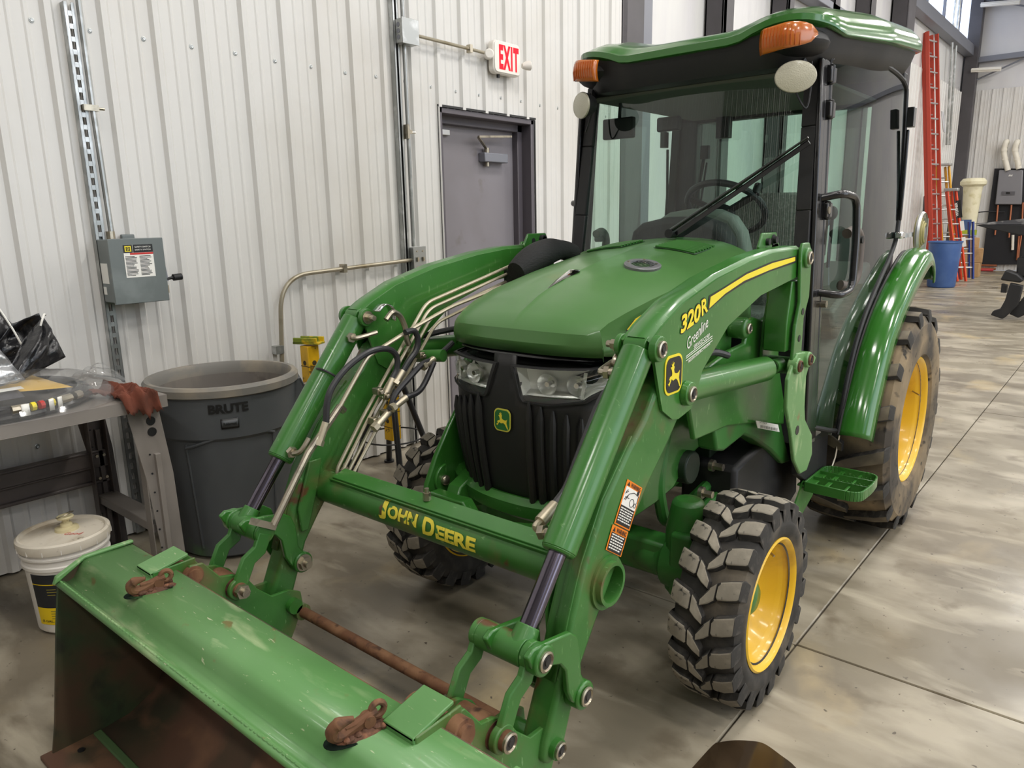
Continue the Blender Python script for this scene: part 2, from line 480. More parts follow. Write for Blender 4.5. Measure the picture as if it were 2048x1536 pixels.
def rrect(w, h, r, k=5):
    """rounded rectangle outline centred at 0"""
    out = []
    for cx, cy, a0 in ((w / 2 - r, h / 2 - r, 0), (-w / 2 + r, h / 2 - r, PI / 2), (-w / 2 + r, -h / 2 + r, PI), (w / 2 - r, -h / 2 + r, 1.5 * PI)):
        for j in range(k + 1):
            a = a0 + PI / 2 * j / k
            out.append((cx + r * math.cos(a), cy + r * math.sin(a)))
    return out
DEER = [(.06, .30), (.13, .22), (.20, .30), (.30, .42), (.42, .36), (.50, .38), (.62, .40), (.74, .33), (.90, .12), (.96, .10), (.90, .26), (.84, .40), (.86, .50), (.90, .62), (.84, .58), (.76, .55), (.62, .56), (.50, .60), (.46, .70), (.50, .78), (.44, .82), (.48, .92), (.42, .86), (.38, .96), (.37, .84), (.28, .90), (.33, .80), (.22, .78), (.30, .70), (.34, .60), (.32, .52), (.20, .50), (.12, .42), (.20, .40), (.14, .32)]
def emblem(parent, c, u, v, w, h, back, fore, ring):
    """shield badge with a leaping deer, three thin raised layers"""
    c = Vector(c); u = Vector(u).normalized(); v = Vector(v).normalized(); n = u.cross(v)
    def sh(k): 
        q = []
        for (a, b) in rrect(1, 1, .22, 4):
            q.append(c + u * (a * w * k) + v * (b * h * k * (1 - .10 * (abs(a) * 2) ** 2)))
        return q
    m = MB(); m.prism(sh(1.0), n * .002); o = m.build('emblem_border', ring, parent)
    m = MB(); m.prism(sh(.88), n * .003); m.build('emblem_field', back, parent)
    m = MB(); m.prism([c + u * ((a - .5) * w * .78) + v * ((b - .54) * h * .80) for a, b in DEER], n * .004); m.build('emblem_deer', fore, parent)
    return o

# ================================================================== SETTING
WX = -3.64      # face of the near wall liner
FX = -3.90      # recessed wall further along
FY = 22.2       # far end wall
floor = MB().bb(-4.0, 10, -5, FY, -0.12, -0.012).build('floor', joint_m); struct(floor)
xs = [-4.0, -0.76, 3.3, 7.3, 10]; ys = [-5, -1.6, 2.43, 6.4, 10.4, 14.4, 18.4, FY]
for i in range(len(xs) - 1):
    for j in range(len(ys) - 1):
        MB().bb(xs[i] + .0025, xs[i + 1] - .0025, ys[j] + .0025, ys[j + 1] - .0025, -0.012, 0).build('slab', concrete, floor, bevel=.004, seg=1)
st = [(x, y, .0003) for x, y, z in [(-0.769, 1.650, 0.000), (-0.764, 1.766, 0.000), (-0.753, 1.793, 0.000), (-0.723, 1.827, 0.000), (-0.688, 1.852, 0.000), (-0.664, 1.864, 0.000), (-0.641, 1.864, 0.000), (-0.600, 1.850, 0.000), (-0.547, 1.827, 0.000), (-0.480, 1.757, 0.000), (-0.437, 1.645, -0.000), (-0.457, 1.498, 0.000), (-0.522, 1.394, 0.000), (-0.620, 1.366, 0.000), (-0.718, 1.439, 0.000), (-0.760, 1.532, 0.000)]]
st = [tuple(q) for q in smooth_pts(st + st[:1], 4)][:-1]
MB().prism(st, (0, 0, .0009)).build('wet_stain', wet_m, floor)

RP = .2286; R0 = 1.10
def ribh(y):
    t = ((y - R0) / RP) % 1.0
    d = min(t, 1 - t) * RP
    h = 0
    if d < .013: h = .019
    elif d < .027: h = .019 * (1 - (d - .013) / .014)
    for q in (.36, .64):
        e = abs(t - q) * RP
        if e < .004: h = .004
        elif e < .012: h = max(h, .004 * (1 - (e - .004) / .008))
    return h
RB = sorted([0.0] + [b * RP for b in ()] + [.013, .027, RP - .027, RP - .013] + [RP * .36 + k for k in (-.012, -.004, .004, .012)] + [RP * .64 + k for k in (-.012, -.004, .004, .012)])
def ribbed(mb, ya, yb, za, zb, x0, flip=1, axis='y'):
    pts = []
    k = math.floor((ya - R0) / RP) - 1
    while R0 + k * RP < yb + RP:
        for b in RB:
            y = R0 + k * RP + b
            if ya < y < yb: pts.append(y)
        k += 1
    pts = [ya] + sorted(pts) + [yb]
    if axis == 'y': lo = [(x0 + ribh(y), y, za) for y in pts]; hi = [(x0 + ribh(y), y, zb) for y in pts]
    else: lo = [(y, x0 - ribh(y), za) for y in pts]; hi = [(y, x0 - ribh(y), zb) for y in pts]
    mb.grid([lo, hi])
    return mb
D0, D1, DZ = 3.605, 4.61, 2.215
wall_l = MB().bb(FX - .12, FX - .02, -5, FY, 0, 7.0).build('wall_left', wall_far); struct(wall_l)
y = R0 - RP * 27 + .0
while y < 5.82:
    ya, yb = max(y, -5), min(y + RP * 4, 5.84)
    m = MB()
    if ya < D1 and yb > D0:
        if ya < D0: ribbed(m, ya, D0, .012, DZ, WX)
        if yb > D1: ribbed(m, D1, yb, .012, DZ, WX)
        ribbed(m, ya, yb, DZ, 7.0, WX)
    else: ribbed(m, ya, yb, .012, 7.0, WX)
    m.build('panel', wallm, wall_l, angle=20)
    y += RP * 4
MB().bb(FX, WX, 5.835, 5.845, 0, 7).build('end_cap', wallm, wall_l)
# panel screws, one row above the door and one row near the floor
scr = MB().lathe([(.0001, .006), (.006, .007), (.007, .004), (.011, .003), (.0115, 0)], (WX, 0, 0), (1, 0, 0), 10, True)
s0 = scr.build('screw', galv, wall_l)
k = 0
for i in range(-3, 21):
    yy = 1.266 + .2286 * i
    for z in (2.333, 0.55, 5.0):
        if z < 1 and D0 < yy < D1: continue
        inst(s0, wall_l, (0, yy + random.uniform(-.004, .004), z + random.uniform(-.006, .006)))
s0.location = (0, 1.266 - .2286 * 4, 2.333)
# posts of the outer wall beyond the liner
for (a, b, d) in ((5.85, 6.22, .26), (7.95, 8.22, .2), (9.75, 9.98, .2), (11.45, 11.75, .2), (13.15, 13.5, .2), (15.2, 15.75, .26)):
    m = MB().bb(FX, FX + d, a, a + .012, 0, 7).bb(FX, FX + .012, a, b, 0, 7).bb(FX + d - .012, FX + d, a, a + .09, 0, 7)
    m.bb(FX + .02, FX + d, a + .02, b, 0, 7)
    m.build('post', col_m, wall_l)
MB().bb(FX, WX - .02, 6.225, 6.40, 0, 7).build('flashing', girt_m, wall_l)
for (ya, yb, z, h) in ((6.4, 15.2, 4.25, .10), (15.75, FY, 5.15, .24), (6.4, 15.2, 6.3, .2), (15.75, FY, 6.6, .2)):
    MB().bb(FX, FX + .2, ya, yb, z, z + h).build('girt', girt_m, wall_l, bevel=.01)
y = 16.2
while y < FY - .2:
    yb = min(y + RP * 4, FY)
    MB_ = ribbed(MB(), y, yb, .012, 4.32 + .02 * math.sin(y * 7), FX + .02)
    MB_.build('panel', wallm, wall_l, angle=20)
    y += RP * 4
# far end wall
wall_f = MB().bb(FX - .1, 10, FY + .06, FY + .16, 0, 7).build('wall_back', wall_far); struct(wall_f)
x = FX + .02
while x < 3.0:
    xb = min(x + RP * 4, 4)
    ribbed(MB(), x, xb, .012, 4.38 + .03 * math.sin(x * 5), FY + .04, axis='x').build('panel', wallm, wall_f, angle=20)
    x += RP * 4
MB().bb(FX + .02, FX + .30, FY - .25, FY + .0, 0, 7).build('column', col_m, wall_f, bevel=.01)
for z, h in ((5.0, .12), (6.35, .3)):
    MB().bb(FX, 10, FY - .15, FY + .05, z, z + h).build('girt', girt_m, wall_f)
MB().tube([(FX + .3, FY - .12, 6.4), (1.5, FY - .12, 4.6)], .02, 6).build('brace_rod', girt_m, wall_f)
MB().tube([(FX + .3, FY - .12, 4.6), (1.5, FY - .12, 6.6)], .02, 6).build('brace_rod', girt_m, wall_f)
# translucent daylight band high on the left wall
win = MB().bb(FX - .01, FX + .03, 15.8, FY, 5.5, 6.6).build('window_1', skylight_m); struct(win)
for yy in (17.4, 19.0, 20.6): MB().bb(FX + .01, FX + .08, yy, yy + .06, 5.5, 6.6).build('mullion', girt_m, win)
win2 = MB().bb(9.9, 9.95, -4, 20, 5.2, 6.6).build('window_2', skylight_m); struct(win2)
for yy in range(-2, 20, 3): MB().bb(9.82, 9.9, yy, yy + .08, 5.2, 6.6).build('mullion', girt_m, win2)
ceil = MB().bb(-4.0, 10, -5, FY, 7.0, 7.1).build('ceiling', ceil_m); struct(ceil)
for yy in (2.5, 8.5, 14.5): MB().bb(-3.9, 10, yy, yy + .25, 6.55, 7.0).build('roof_beam', col_m, ceil)
wall_n = MB().bb(-4.0, 10, -5.12, -5.02, 0, 7); wall_n = wall_n.build('wall_front', wall_far); struct(wall_n)
x = -3.9
while x < 9.9:
    xb = min(x + RP * 8, 10)
    m = ribbed(MB(), x, xb, .012, 7.0, 0, axis='x'); m.v = [(v[0], -5.02 - v[1], v[2]) for v in m.v]
    m.build('panel', wallm, wall_n, angle=20)
    x += RP * 8
wall_r = MB().bb(10, 10.1, -5, 1.4, 0, 7).bb(10, 10.1, 8.6, FY, 0, 7).bb(10, 10.1, 1.4, 8.6, 5.1, 7).build('wall_right', wallm); struct(wall_r)
for (x, y) in LIGHTS:
    t = thing('high_bay_fixture', 'white rectangular high bay light hanging from the hall roof', 'ceiling light', (x, y, CEIL - .5), 'high bay lights above the hall')
    MB().bb(x - .62, x + .62, y - .18, y + .18, CEIL - .60, CEIL - .52).build('housing', exit_white, t, bevel=.01)
    MB().bb(x - .58, x + .58, y - .15, y + .15, CEIL - .612, CEIL - .60).build('diffuser', lamp_emit, t)
    MB().cyl((x - .4, y, CEIL - .52), (x - .4, y, CEIL), .006, n=6).cyl((x + .4, y, CEIL - .52), (x + .4, y, CEIL), .006, n=6).build('hanger', steel, t)

# ------------------------------------------------------------------ steel door in the left wall
DX = -3.80
fr = MB()
fr.bb(DX - .03, WX + .006, D0 - .002, D0 + .035, 0, DZ).bb(DX - .03, WX + .006, D1 - .035, D1 + .002, 0, DZ).bb(DX - .03, WX + .006, D0, D1, DZ - .035, DZ + .002)
fr.bb(DX - .03, DX + .075, D1 - .085, D1 - .03, 0, DZ - .03).bb(DX - .03, DX + .075, D0 + .03, D0 + .085, 0, DZ - .03).bb(DX - .03, DX + .075, D0 + .03, D1 - .03, DZ - .085, DZ - .03)
frame = fr.build('door_1', frame_m, bevel=.004, seg=1); struct(frame)
MB().bb(DX - .02, DX + .022, D0 + .07, D1 - .07, .01, DZ - .075).build('door_leaf', door_m, frame, bevel=.003)
MB().bb(WX + .001, WX + .012, D0 - .012, D0 - .002, 0, DZ).bb(WX + .001, WX + .012, D1 + .002, D1 + .014, 0, DZ).bb(WX + .001, WX + .016, D0 - .012, D1 + .014, DZ + .002, DZ + .016).build('edge_trim', black_d, frame)
c1 = MB().bb(DX + .022, DX + .085, 4.14, 4.40, 1.90, 1.965).build('door_closer', girt_m, frame, bevel=.006)
MB().cyl((DX + .05, 4.20, 1.965), (DX + .05, 4.20, 2.0), .018).bar((DX + .05, 4.20, 1.99), (DX + .10, 4.06, 2.06), .02, .008).bar((DX + .10, 4.06, 2.065), (DX + .10, 4.42, 2.09), .018, .014).cyl((DX + .05, 4.2, 1.87), (DX + .05, 4.2, 1.9), .016).build('closer_arm', steel, c1)
MB().bb(DX + .022, DX + .05, D0 + .08, D0 + .22, 2.06, 2.10).build('door_contact', alu, frame, bevel=.004)
MB().cyl((DX + .02, D0 + .16, 1.02), (DX + .07, D0 + .16, 1.02), .03).cyl((DX + .07, D0 + .16, 1.02), (DX + .085, D0 + .28, 1.02), .012).build('door_handle', steel, frame)

# ------------------------------------------------------------------ conduit runs, boxes, exit sign on the wall
def strut(name, y, z0, z1, label, parent=None, slots=True):
    m = MB(); x = WX + .003
    m.bb(x, x + .038, y - .021, y - .018, z0, z1).bb(x, x + .038, y + .018, y + .021, z0, z1)
    m.bb(x + .035, x + .038, y - .021, y - .008, z0, z1).bb(x + .035, x + .038, y + .008, y + .021, z0, z1)
    z = z0
    while slots and z < z1 - .02:
        m.bb(x + .035, x + .038, y - .009, y + .009, z, z + .02)
        z += .051
    o = m.build(name, galv, parent)
    if not parent: tag(o, label, 'channel')
    return o
strut('strut_channel', 1.405, .02, 2.42, 'slotted galvanised channel running up the wall behind the grey switch box')
t = MB().tube([(WX + .05, 1.450, 1.46), (WX + .05, 1.442, 2.0), (WX + .05, 1.442, 4.6)], .0125, 10).build('conduit', galv)
tag(t, 'shiny steel conduit rising from the top of the grey switch box', 'conduit')
MB().cyl((WX + .05, 1.445, 1.43), (WX + .05, 1.445, 1.47), .019, n=10).build('conduit_fitting', steel, t)
MB().bb(WX + .03, WX + .066, 1.40, 1.462, 1.985, 2.01).cyl((WX + .05, 1.46, 1.997), (WX + .05, 1.49, 1.997), .006, n=8).build('conduit_strap', steel, t)
# switch box
t = thing('switch_box', 'grey metal safety switch box on the wall above the workbench', 'switch box', (WX, 1.49, 1.2))
MB().bb(WX + .043, WX + .16, 1.385, 1.615, 1.155, 1.435).build('body', box_grey, t, bevel=.004)
MB().bb(WX + .16, WX + .172, 1.378, 1.622, 1.148, 1.438).build('cover', box_grey, t, bevel=.003, label='flat grey hinged cover')
MB().bb(WX + .172, WX + .1732, 1.44, 1.57, 1.265, 1.41).build('paper_label', white_d, t, label='white warning label with black and red heading')
MB().bb(WX + .1732, WX + .174, 1.44, 1.48, 1.375, 1.41).bb(WX + .1732, WX + .174, 1.482, 1.57, 1.375, 1.41).build('label_heading', black_d, t)
MB().prism([(WX + .174, 1.446, 1.380), (WX + .174, 1.474, 1.380), (WX + .174, 1.474, 1.405), (WX + .174, 1.446, 1.405)], (.0006, 0, 0)).build('logo_square', yellow_d, t)
m = MB().bb(WX + .1746, WX + .1751, 1.451, 1.469, 1.384, 1.401)
m.build('logo_inner', black_d, t)
m = MB(); text(m, 'SD', (WX + .1751, 1.4545, 1.3865), (0, 1, 0), (0, 0, 1), .011, .012); m.build('logo_letter', yellow_d, t)
m = MB(); text(m, 'DISC', (WX + .174, 1.49, 1.396), (0, 1, 0), (0, 0, 1), .07, .007); text(m, 'DISC', (WX + .174, 1.49, 1.384), (0, 1, 0), (0, 0, 1), .07, .006); m.build('heading_print', white_d, t)
MB().bb(WX + .1732, WX + .174, 1.467, 1.57, 1.366, 1.374).build('danger_stripe', red_d, t)
m = MB()
for c in range(2):
    for r in range(15): m.bb(WX + .1732, WX + .1737, 1.445 + c * .062, 1.498 + c * .062 - random.uniform(0, .02), 1.357 - r * .006, 1.3598 - r * .006)
m.build('label_print', black_d, t)
MB().bb(WX + .05, WX + .12, 1.3838, 1.385, 1.24, 1.33).bb(WX + .05, WX + .08, 1.3838, 1.385, 1.19, 1.225).build('side_label', white_d, t)
MB().bar((WX + .12, 1.62, 1.37), (WX + .14, 1.625, 1.235), .012, .03, (0, 1, 0)).build('switch_blade', girt_m, t)
MB().cyl((WX + .14, 1.63, 1.245), (WX + .14, 1.665, 1.25), .007, n=8).cyl((WX + .14, 1.665, 1.25), (WX + .14, 1.705, 1.252), .016, n=12).build('switch_handle', black, t)
MB().cyl((WX + .13, 1.635, 1.18), (WX + .13, 1.635, 1.215), .009, n=8).build('latch', steel, t)
MB().bb(WX + .01, WX + .03, 1.39, 1.43, 1.43, 1.45).bb(WX + .01, WX + .03, 1.50, 1.56, 1.43, 1.455).build('mounting_tab', box_grey, t, bevel=.005)
# second run
strut('strut_channel', 3.240, .02, 4.6, 'galvanised channel with its dark open side out, behind the conduit left of the door', slots=False)
MB().bb(WX + .004, WX + .030, 3.2225, 3.2575, .02, 4.6).build('channel_recess_shade', black, bpy.data.objects['strut_channel.001'])  # black fill painted in as the shade inside the open channel
t = MB().tube([(WX + .05, 3.29, 1.33), (WX + .05, 3.29, 2.54)], .0125, 10).build('conduit', galv)
tag(t, 'vertical steel conduit between the two square junction boxes', 'conduit')
MB().bb(WX + .03, WX + .066, 3.268, 3.31, 2.02, 2.045).bb(WX + .02, WX + .07, 3.27, 3.285, 1.99, 2.075).cyl((WX + .05, 3.31, 2.032), (WX + .05, 3.35, 2.032), .006, n=8).build('conduit_strap', steel, t)
t = MB().tube([(WX + .05, 3.29, 2.68), (WX + .05, 3.285, 4.6)], .0125, 10).build('conduit', galv)
tag(t, 'steel conduit rising from the upper junction box', 'conduit')
t = MB().bb(WX + .03, WX + .10, 3.235, 3.365, 2.535, 2.675).build('junction_box', galv, bevel=.006)
tag(t, 'square galvanised junction box left of the exit sign', 'junction box')
MB().bb(WX + .10, WX + .104, 3.232, 3.368, 2.532, 2.678).build('cover_plate', galv, t, bevel=.002)
m = MB()
for z in (2.57, 2.605, 2.64): m.cyl((WX + .065, 3.2335, z), (WX + .065, 3.235, z), .014, n=12)
m.build('knockout', girt_m, t)
t = MB().tube([(WX + .055, 3.365, 2.605), (WX + .055, 3.8, 2.60), (WX + .055, 4.075, 2.595)], .0105, 10).build('conduit', emt)
tag(t, 'short horizontal conduit leading to the exit sign', 'conduit')
MB().bb(WX + .035, WX + .07, 3.86, 3.885, 2.575, 2.625).build('conduit_strap', steel, t)
t = thing('exit_sign', 'white exit sign with red letters above the grey door', 'exit sign', (WX, 4.22, 2.46))
MB().prism([(WX + .03, 4.225 + a, 2.585 + b) for a, b in rrect(.29, .215, .035)], (.05, 0, 0)).build('housing', exit_white, t, bevel=.008)
MB().prism([(WX + .08, 4.225 + a, 2.585 + b) for a, b in rrect(.275, .20, .03)], (.006, 0, 0)).build('face_plate', exit_white, t, bevel=.003)
m = MB(); text(m, 'EXIT', (WX + .086, 4.132, 2.505), (0, 1, 0), (0, 0, 1), .212, .160); m.build('lettering', exit_red, t, label='red word EXIT')
MB().lathe([(.028, -.02), (.034, 0), (.033, .035), (.026, .04)], (WX + .055, 4.055, 2.59), (.8, -.6, 0), 16, True).build('lamp_head', exit_white, t)
MB().lathe([(.018, -.03), (.03, 0), (.034, .03), (.028, .036)], (WX + .10, 4.41, 2.56), (.5, .9, .1), 16, True).build('lamp_head', exit_white, t)
MB().cyl((WX + .05, 4.16, 2.455), (WX + .05, 4.16, 2.48), .012, n=8).build('test_button', black, t)
t = MB().bb(WX + .02, WX + .075, 3.265, 3.365, 1.175, 1.325).build('junction_box', galv, bevel=.006)
tag(t, 'galvanised junction box with two toggle switches left of the door', 'junction box')
MB().bb(WX + .075, WX + .08, 3.26, 3.37, 1.17, 1.33).build('cover_plate', galv, t, bevel=.002)
m = MB()
for a in (3.29, 3.34):
    for z in (1.20, 1.30): m.cyl((WX + .08, a, z), (WX + .083, a, z), .006, n=8)
    m.bb(WX + .08, WX + .092, a - .006, a + .006, 1.235, 1.262)
m.build('toggle', steel, t)
pts = fillet([(WX + .045, 3.265, 1.245), (WX + .045, 2.30, 1.205), (WX + .045, 2.235, .30)], .19, 10)
t = MB().tube(pts, .0125, 10).build('conduit', emt)
tag(t, 'dull old conduit bending down behind the grey bin', 'conduit')
MB().bb(WX + .02, WX + .062, 2.225, 2.275, .785, .83).build('conduit_strap', galv, t)
MB().bb(WX + .02, WX + .062, 2.72, 2.745, 1.20, 1.25).build('conduit_strap', steel, t)

# ================================================================== BENCH AND THE THINGS ON AND AROUND IT
BZ = .84
t = thing('workbench', 'taupe steel workbench against the wall under the grey switch box', 'workbench', (-3.24, .5, 0))
MB().bb(-3.60, -2.88, -.6, 1.29, BZ - .006, BZ).bb(-2.886, -2.88, -.6, 1.29, BZ - .048, BZ).bb(-3.60, -2.88, 1.284, 1.29, BZ - .04, BZ).bb(-2.91, -2.88, -.6, 1.29, BZ - .05, BZ - .046).build('top', bench_m, t, bevel=.004)
def bench_leg(x, m_):
    s = 1 if x > -3.2 else -1
    a = [(1.27, BZ - .04), (1.145, BZ - .04), (1.19, .5), (1.225, .03), (1.31, .03), (1.30, .5)]
    m = MB().yz(a, x - .0015, x + .0015)
    m.bb(x - .05 if s > 0 else x, x if s > 0 else x + .05, 1.262, 1.266, .03, BZ - .04)
    m.bb(x - .05 if s > 0 else x, x if s > 0 else x + .05, 1.19, 1.194, .03, BZ - .12)
    m.bb(x - .02, x + .02, 1.23, 1.25, .05, .6)
    o = m.build('leg', m_, t, bevel=.003)
    h = MB()
    h = None
    for z in (.735, .69): MB().cyl((x + .001, 1.235, z), (x + .0045, 1.235, z), .018, n=16).build('hole', black_d, o)
    for z in (.6, .52, .44, .36, .28, .2): MB().cyl((x + .001, 1.215, z), (x + .004, 1.215, z), .004, n=8).build('hole', black_d, o)
    return o
bench_leg(-2.93, bench_m)
bench_leg(-3.52, bench_dark)
MB().bb(-3.50, -2.95, 1.20, 1.28, .26, .30).build('foot_rail', bench_m, t, bevel=.004)
m = MB().bb(-3.545, -3.50, -.6, 1.27, .49, .505).bb(-3.51, -3.50, -.6, 1.27, .43, .50).bb(-3.545, -3.50, -.6, 1.27, .35, .365).bb(-3.53, -3.52, -.6, 1.27, .36, .44).bb(-3.545, -3.5, -.6, 1.27, .425, .44)
m.build('back_stretcher', bench_dark, t, bevel=.004)
m = MB()
for z in (.375, .48): 
    for y in (1.22, 1.25): MB().cyl((-3.50, y, z), (-3.492, y, z), .007, n=8).build('bolt', steel, t)
MB().bb(-3.55, -2.93, -.5, -.44, .03, BZ - .04).build('leg', bench_m, t, bevel=.004)

def patch(c, bulge, amp, seed, n=18, m=18, edge=.0):
    """crumpled sheet between four corners"""
    R = random.Random(seed)
    ph = [(R.uniform(-9, 9), R.uniform(-9, 9), R.uniform(0, 6)) for _ in range(9)]
    a, b, d, e = [Vector(q) for q in c]
    nrm = (b - a).cross(e - a).normalized()
    rows = []
    for i in range(n + 1):
        row = []
        for j in range(m + 1):
            u, v = i / n, j / m
            p = a * (1 - u) * (1 - v) + b * u * (1 - v) + d * u * v + e * (1 - u) * v
            h = sum(abs(math.sin(f1 * u + f2 * v + f3)) for f1, f2, f3 in ph) / 9 - .6
            k = math.sin(PI * u) * math.sin(PI * v)
            row.append(p + nrm * (bulge * k + amp * h * (edge + (1 - edge) * min(1, 4 * k + .25))))
        rows.append(row)
    return rows
# black film bags on the left end of the bench
m = MB()
m.grid(patch([(-3.32, .60, .87), (-3.36, 1.02, .97), (-3.40, .99, 1.06), (-3.38, .89, 1.21)], .05, .10, 3))
m.grid(patch([(-3.48, .56, .87), (-3.50, 1.0, .9), (-3.48, .97, 1.06), (-3.46, .86, 1.21)], -.05, .08, 4))
o = m.build('black_bag', bag_black, None, solid=.002, angle=60)
tag(o, 'crumpled black plastic bag standing furthest left on the bench', 'bag')
MB().tube(smooth_pts([(-3.34, .90, 1.19), (-3.325, .925, 1.12), (-3.31, .945, 1.05), (-3.30, .965, .99)]), .004, 6).build('drawstring', white_d, o)
m = MB()
m.grid(patch([(-3.16, .80, .90), (-3.24, 1.07, .985), (-3.29, 1.03, 1.15), (-3.24, .94, 1.08)], .06, .09, 11))
m.grid(patch([(-3.33, .72, .9), (-3.36, 1.08, .96), (-3.33, 1.03, 1.16), (-3.32, .93, 1.13)], -.05, .08, 12))
o = m.build('black_bag', bag_black, None, solid=.002, angle=60)
tag(o, 'shiny black plastic bag folded over beside the clear hose bag', 'bag')
MB().tube(smooth_pts([(-3.24, 1.0, 1.12), (-3.24, 1.01, 1.145), (-3.26, 1.025, 1.16), (-3.28, 1.035, 1.155)]), .004, 6).build('drawstring', white_d, o)
m = MB().grid(patch([(-3.10, .40, .885), (-3.12, .885, .94), (-3.18, .83, 1.07), (-3.22, .70, 1.17)], .05, .06, 21)).grid(patch([(-3.26, .40, .88), (-3.28, .86, .89), (-3.30, .80, 1.05), (-3.28, .65, 1.16)], -.04, .05, 22))
o = m.build('silver_bag', foil, None, solid=.002, angle=60)
tag(o, 'silver foil bag at the left edge of the bench', 'bag')
# coil of hydraulic hose in a clear bag
t = thing('hose_coil', 'coil of black hydraulic hoses inside a clear plastic bag on the bench', 'hose coil', (-3.2, .72, BZ))
for k, (r, dz, w) in enumerate(((.335, .016, .013), (.31, .018, .013), (.322, .04, .013), (.285, .02, .012), (.298, .045, .012), (.262, .025, .012))):
    pts = [(-3.20 + r * .92 * math.cos(a) + .004 * math.sin(3 * a + k), .78 + r * math.sin(a), BZ + dz + .006 * math.sin(2 * a + k)) for a in [2 * PI * i / 48 for i in range(49)]]
    MB().tube(pts, w, 8, False).build('hose', black_gloss, t)
def ring_pt(r, a, z): return (-3.20 + r * .92 * math.cos(a), .78 + r * math.sin(a), z)
for a0, a1, r, mm in ((.42, .56, .345, steel), (.62, .72, .345, steel), (-.05, .08, .345, steel), (-.35, -.2, .33, steel), (.12, .16, .346, yellow_d), (.20, .24, .346, red_d), (-.5, -.44, .346, yellow_d), (.32, .345, .346, yellow_d)):
    MB().tube([ring_pt(r, a0 + (a1 - a0) * i / 4, BZ + .045) for i in range(5)], .0155, 8).build('fitting', mm, t)
for a0, dd in ((.02, .07), (.27, .05), (.36, .05)):
    rows = [[ring_pt(.362, a0 + dd * i / 3, z) for z in (BZ + .02, BZ + .062)] for i in range(4)]
    MB().grid(rows).build('paper_tag', white_d, t, solid=.001)
MB().grid(patch([(-3.42, .62, .93), (-3.12, .70, .915), (-3.06, 1.02, .895), (-3.40, .98, .91)], .02, .02, 5)).build('yellow_sheet', mat('yellow_sheet', '#e0b64f', .6), t, solid=.001)
MB().grid(patch([(-3.38, .4, .92), (-3.02, .42, .90), (-3.0, .84, .90), (-3.34, .88, .93)], .01, .02, 8)).build('dark_sheet', mat('dark_sheet', '#3c3a42', .6), t, solid=.001)
MB().grid(patch([(-3.10, .70, .924), (-3.06, .70, .92), (-3.06, .86, .92), (-3.10, .86, .924)], 0, .003, 8, 4, 8)).build('paper_label', white_d, t, solid=.0005)
MB().grid(patch([(-3.36, .45, .95), (-3.26, .44, .94), (-3.26, .60, .94), (-3.36, .61, .95)], 0, .006, 9, 4, 8)).build('red_label', mat('dull_red', '#8c4a40', .7), t, solid=.0005)
rows = []
R = random.Random(5)
ph = [(R.uniform(-16, 16), R.uniform(-16, 16), R.uniform(0, 6)) for _ in range(12)]
for i in range(41):
    a = 2 * PI * i / 40
    row = []
    for j in range(15):
        f = j / 14
        rr = f * (.40 + .03 * math.sin(3 * a) + .10 * max(0, math.cos(a - 1.35)) ** 8)
        x = -3.20 + rr * .88 * math.cos(a); y = .78 + rr * 1.0 * math.sin(a)
        h = .105 * (1 - f ** 3) + .02 + .030 * (sum(abs(math.sin(p * x * 1.4 + q * y * 1.4 + s)) for p, q, s in ph) / 12 - .5)
        if f > .95: h = .004
        row.append((x, y, BZ + max(h, .003)))
    rows.append(row)
rows[-1] = rows[0]
MB().grid(rows).build('clear_bag', bag_clear, t, angle=50)
MB().grid(patch([(-3.30, 1.06, BZ + .01), (-3.12, 1.10, BZ + .01), (-3.16, 1.26, BZ + .03), (-3.30, 1.22, BZ + .10)], .05, .06, 31)).build('bag_end', bag_clear, t, angle=50)
# red rag hanging over the front edge
rows = []
R = random.Random(9)
for i in range(22):
    u = i / 21
    row = []
    for j in range(22):
        v = j / 21
        xx = -3.06 + .235 * v
        drop = 0
        if xx > -2.872: drop = (xx + 2.872) * 1.6; xx = -2.872 + (xx + 2.872) * .15
        yy = 1.06 + .13 * u + (.085 * v) + .02 * math.sin(5 * v)
        z = BZ + .008 + .034 * abs(math.sin(PI * u)) * (1 - .5 * v) * (.55 + .6 * math.sin(15 * u + 9 * v)) + .020 * abs(math.sin(21 * u - 12 * v))
        dr = drop * (1.2 - .6 * abs(u - .6))
        row.append((xx + .008 + .010 * math.sin(14 * u) * (v > .8), yy, max(z, BZ + .004) - dr))
    rows.append(row)
o = MB().grid(rows).build('shop_rag', rag_m, None, solid=.003, angle=70)
tag(o, 'dirty red shop rag draped over the front corner of the bench', 'rag')

# ------------------------------------------------------------------ grey waste bin
CX, CY = -3.205, 1.70
t = thing('waste_bin', 'large round grey plastic bin with black BRUTE lettering beside the bench', 'bin', (CX, CY, 0))
def can_r(z): return .262 + (.318 - .262) * (z / .81)
prof = [(.0001, .004), (.24, .004), (.262, .02), (can_r(.3), .30), (can_r(.57), .57), (can_r(.58) + .012, .585), (can_r(.76) + .010, .76), (.326, .775)]
MB().lathe(prof, (CX, CY, 0), n=64).build('body', can_m, t)
MB().lathe([(.300, .76), (.286, .60), (.262, .30), (.242, .03), (.0001, .03)], (CX, CY, 0), n=48).build('inside', can_in, t)
MB().lathe([(.300, .755), (.302, .80), (.312, .815), (.330, .815), (.340, .802), (.338, .772), (.326, .766), (.316, .77)], (CX, CY, 0), n=64).build('rim', can_rim, t)
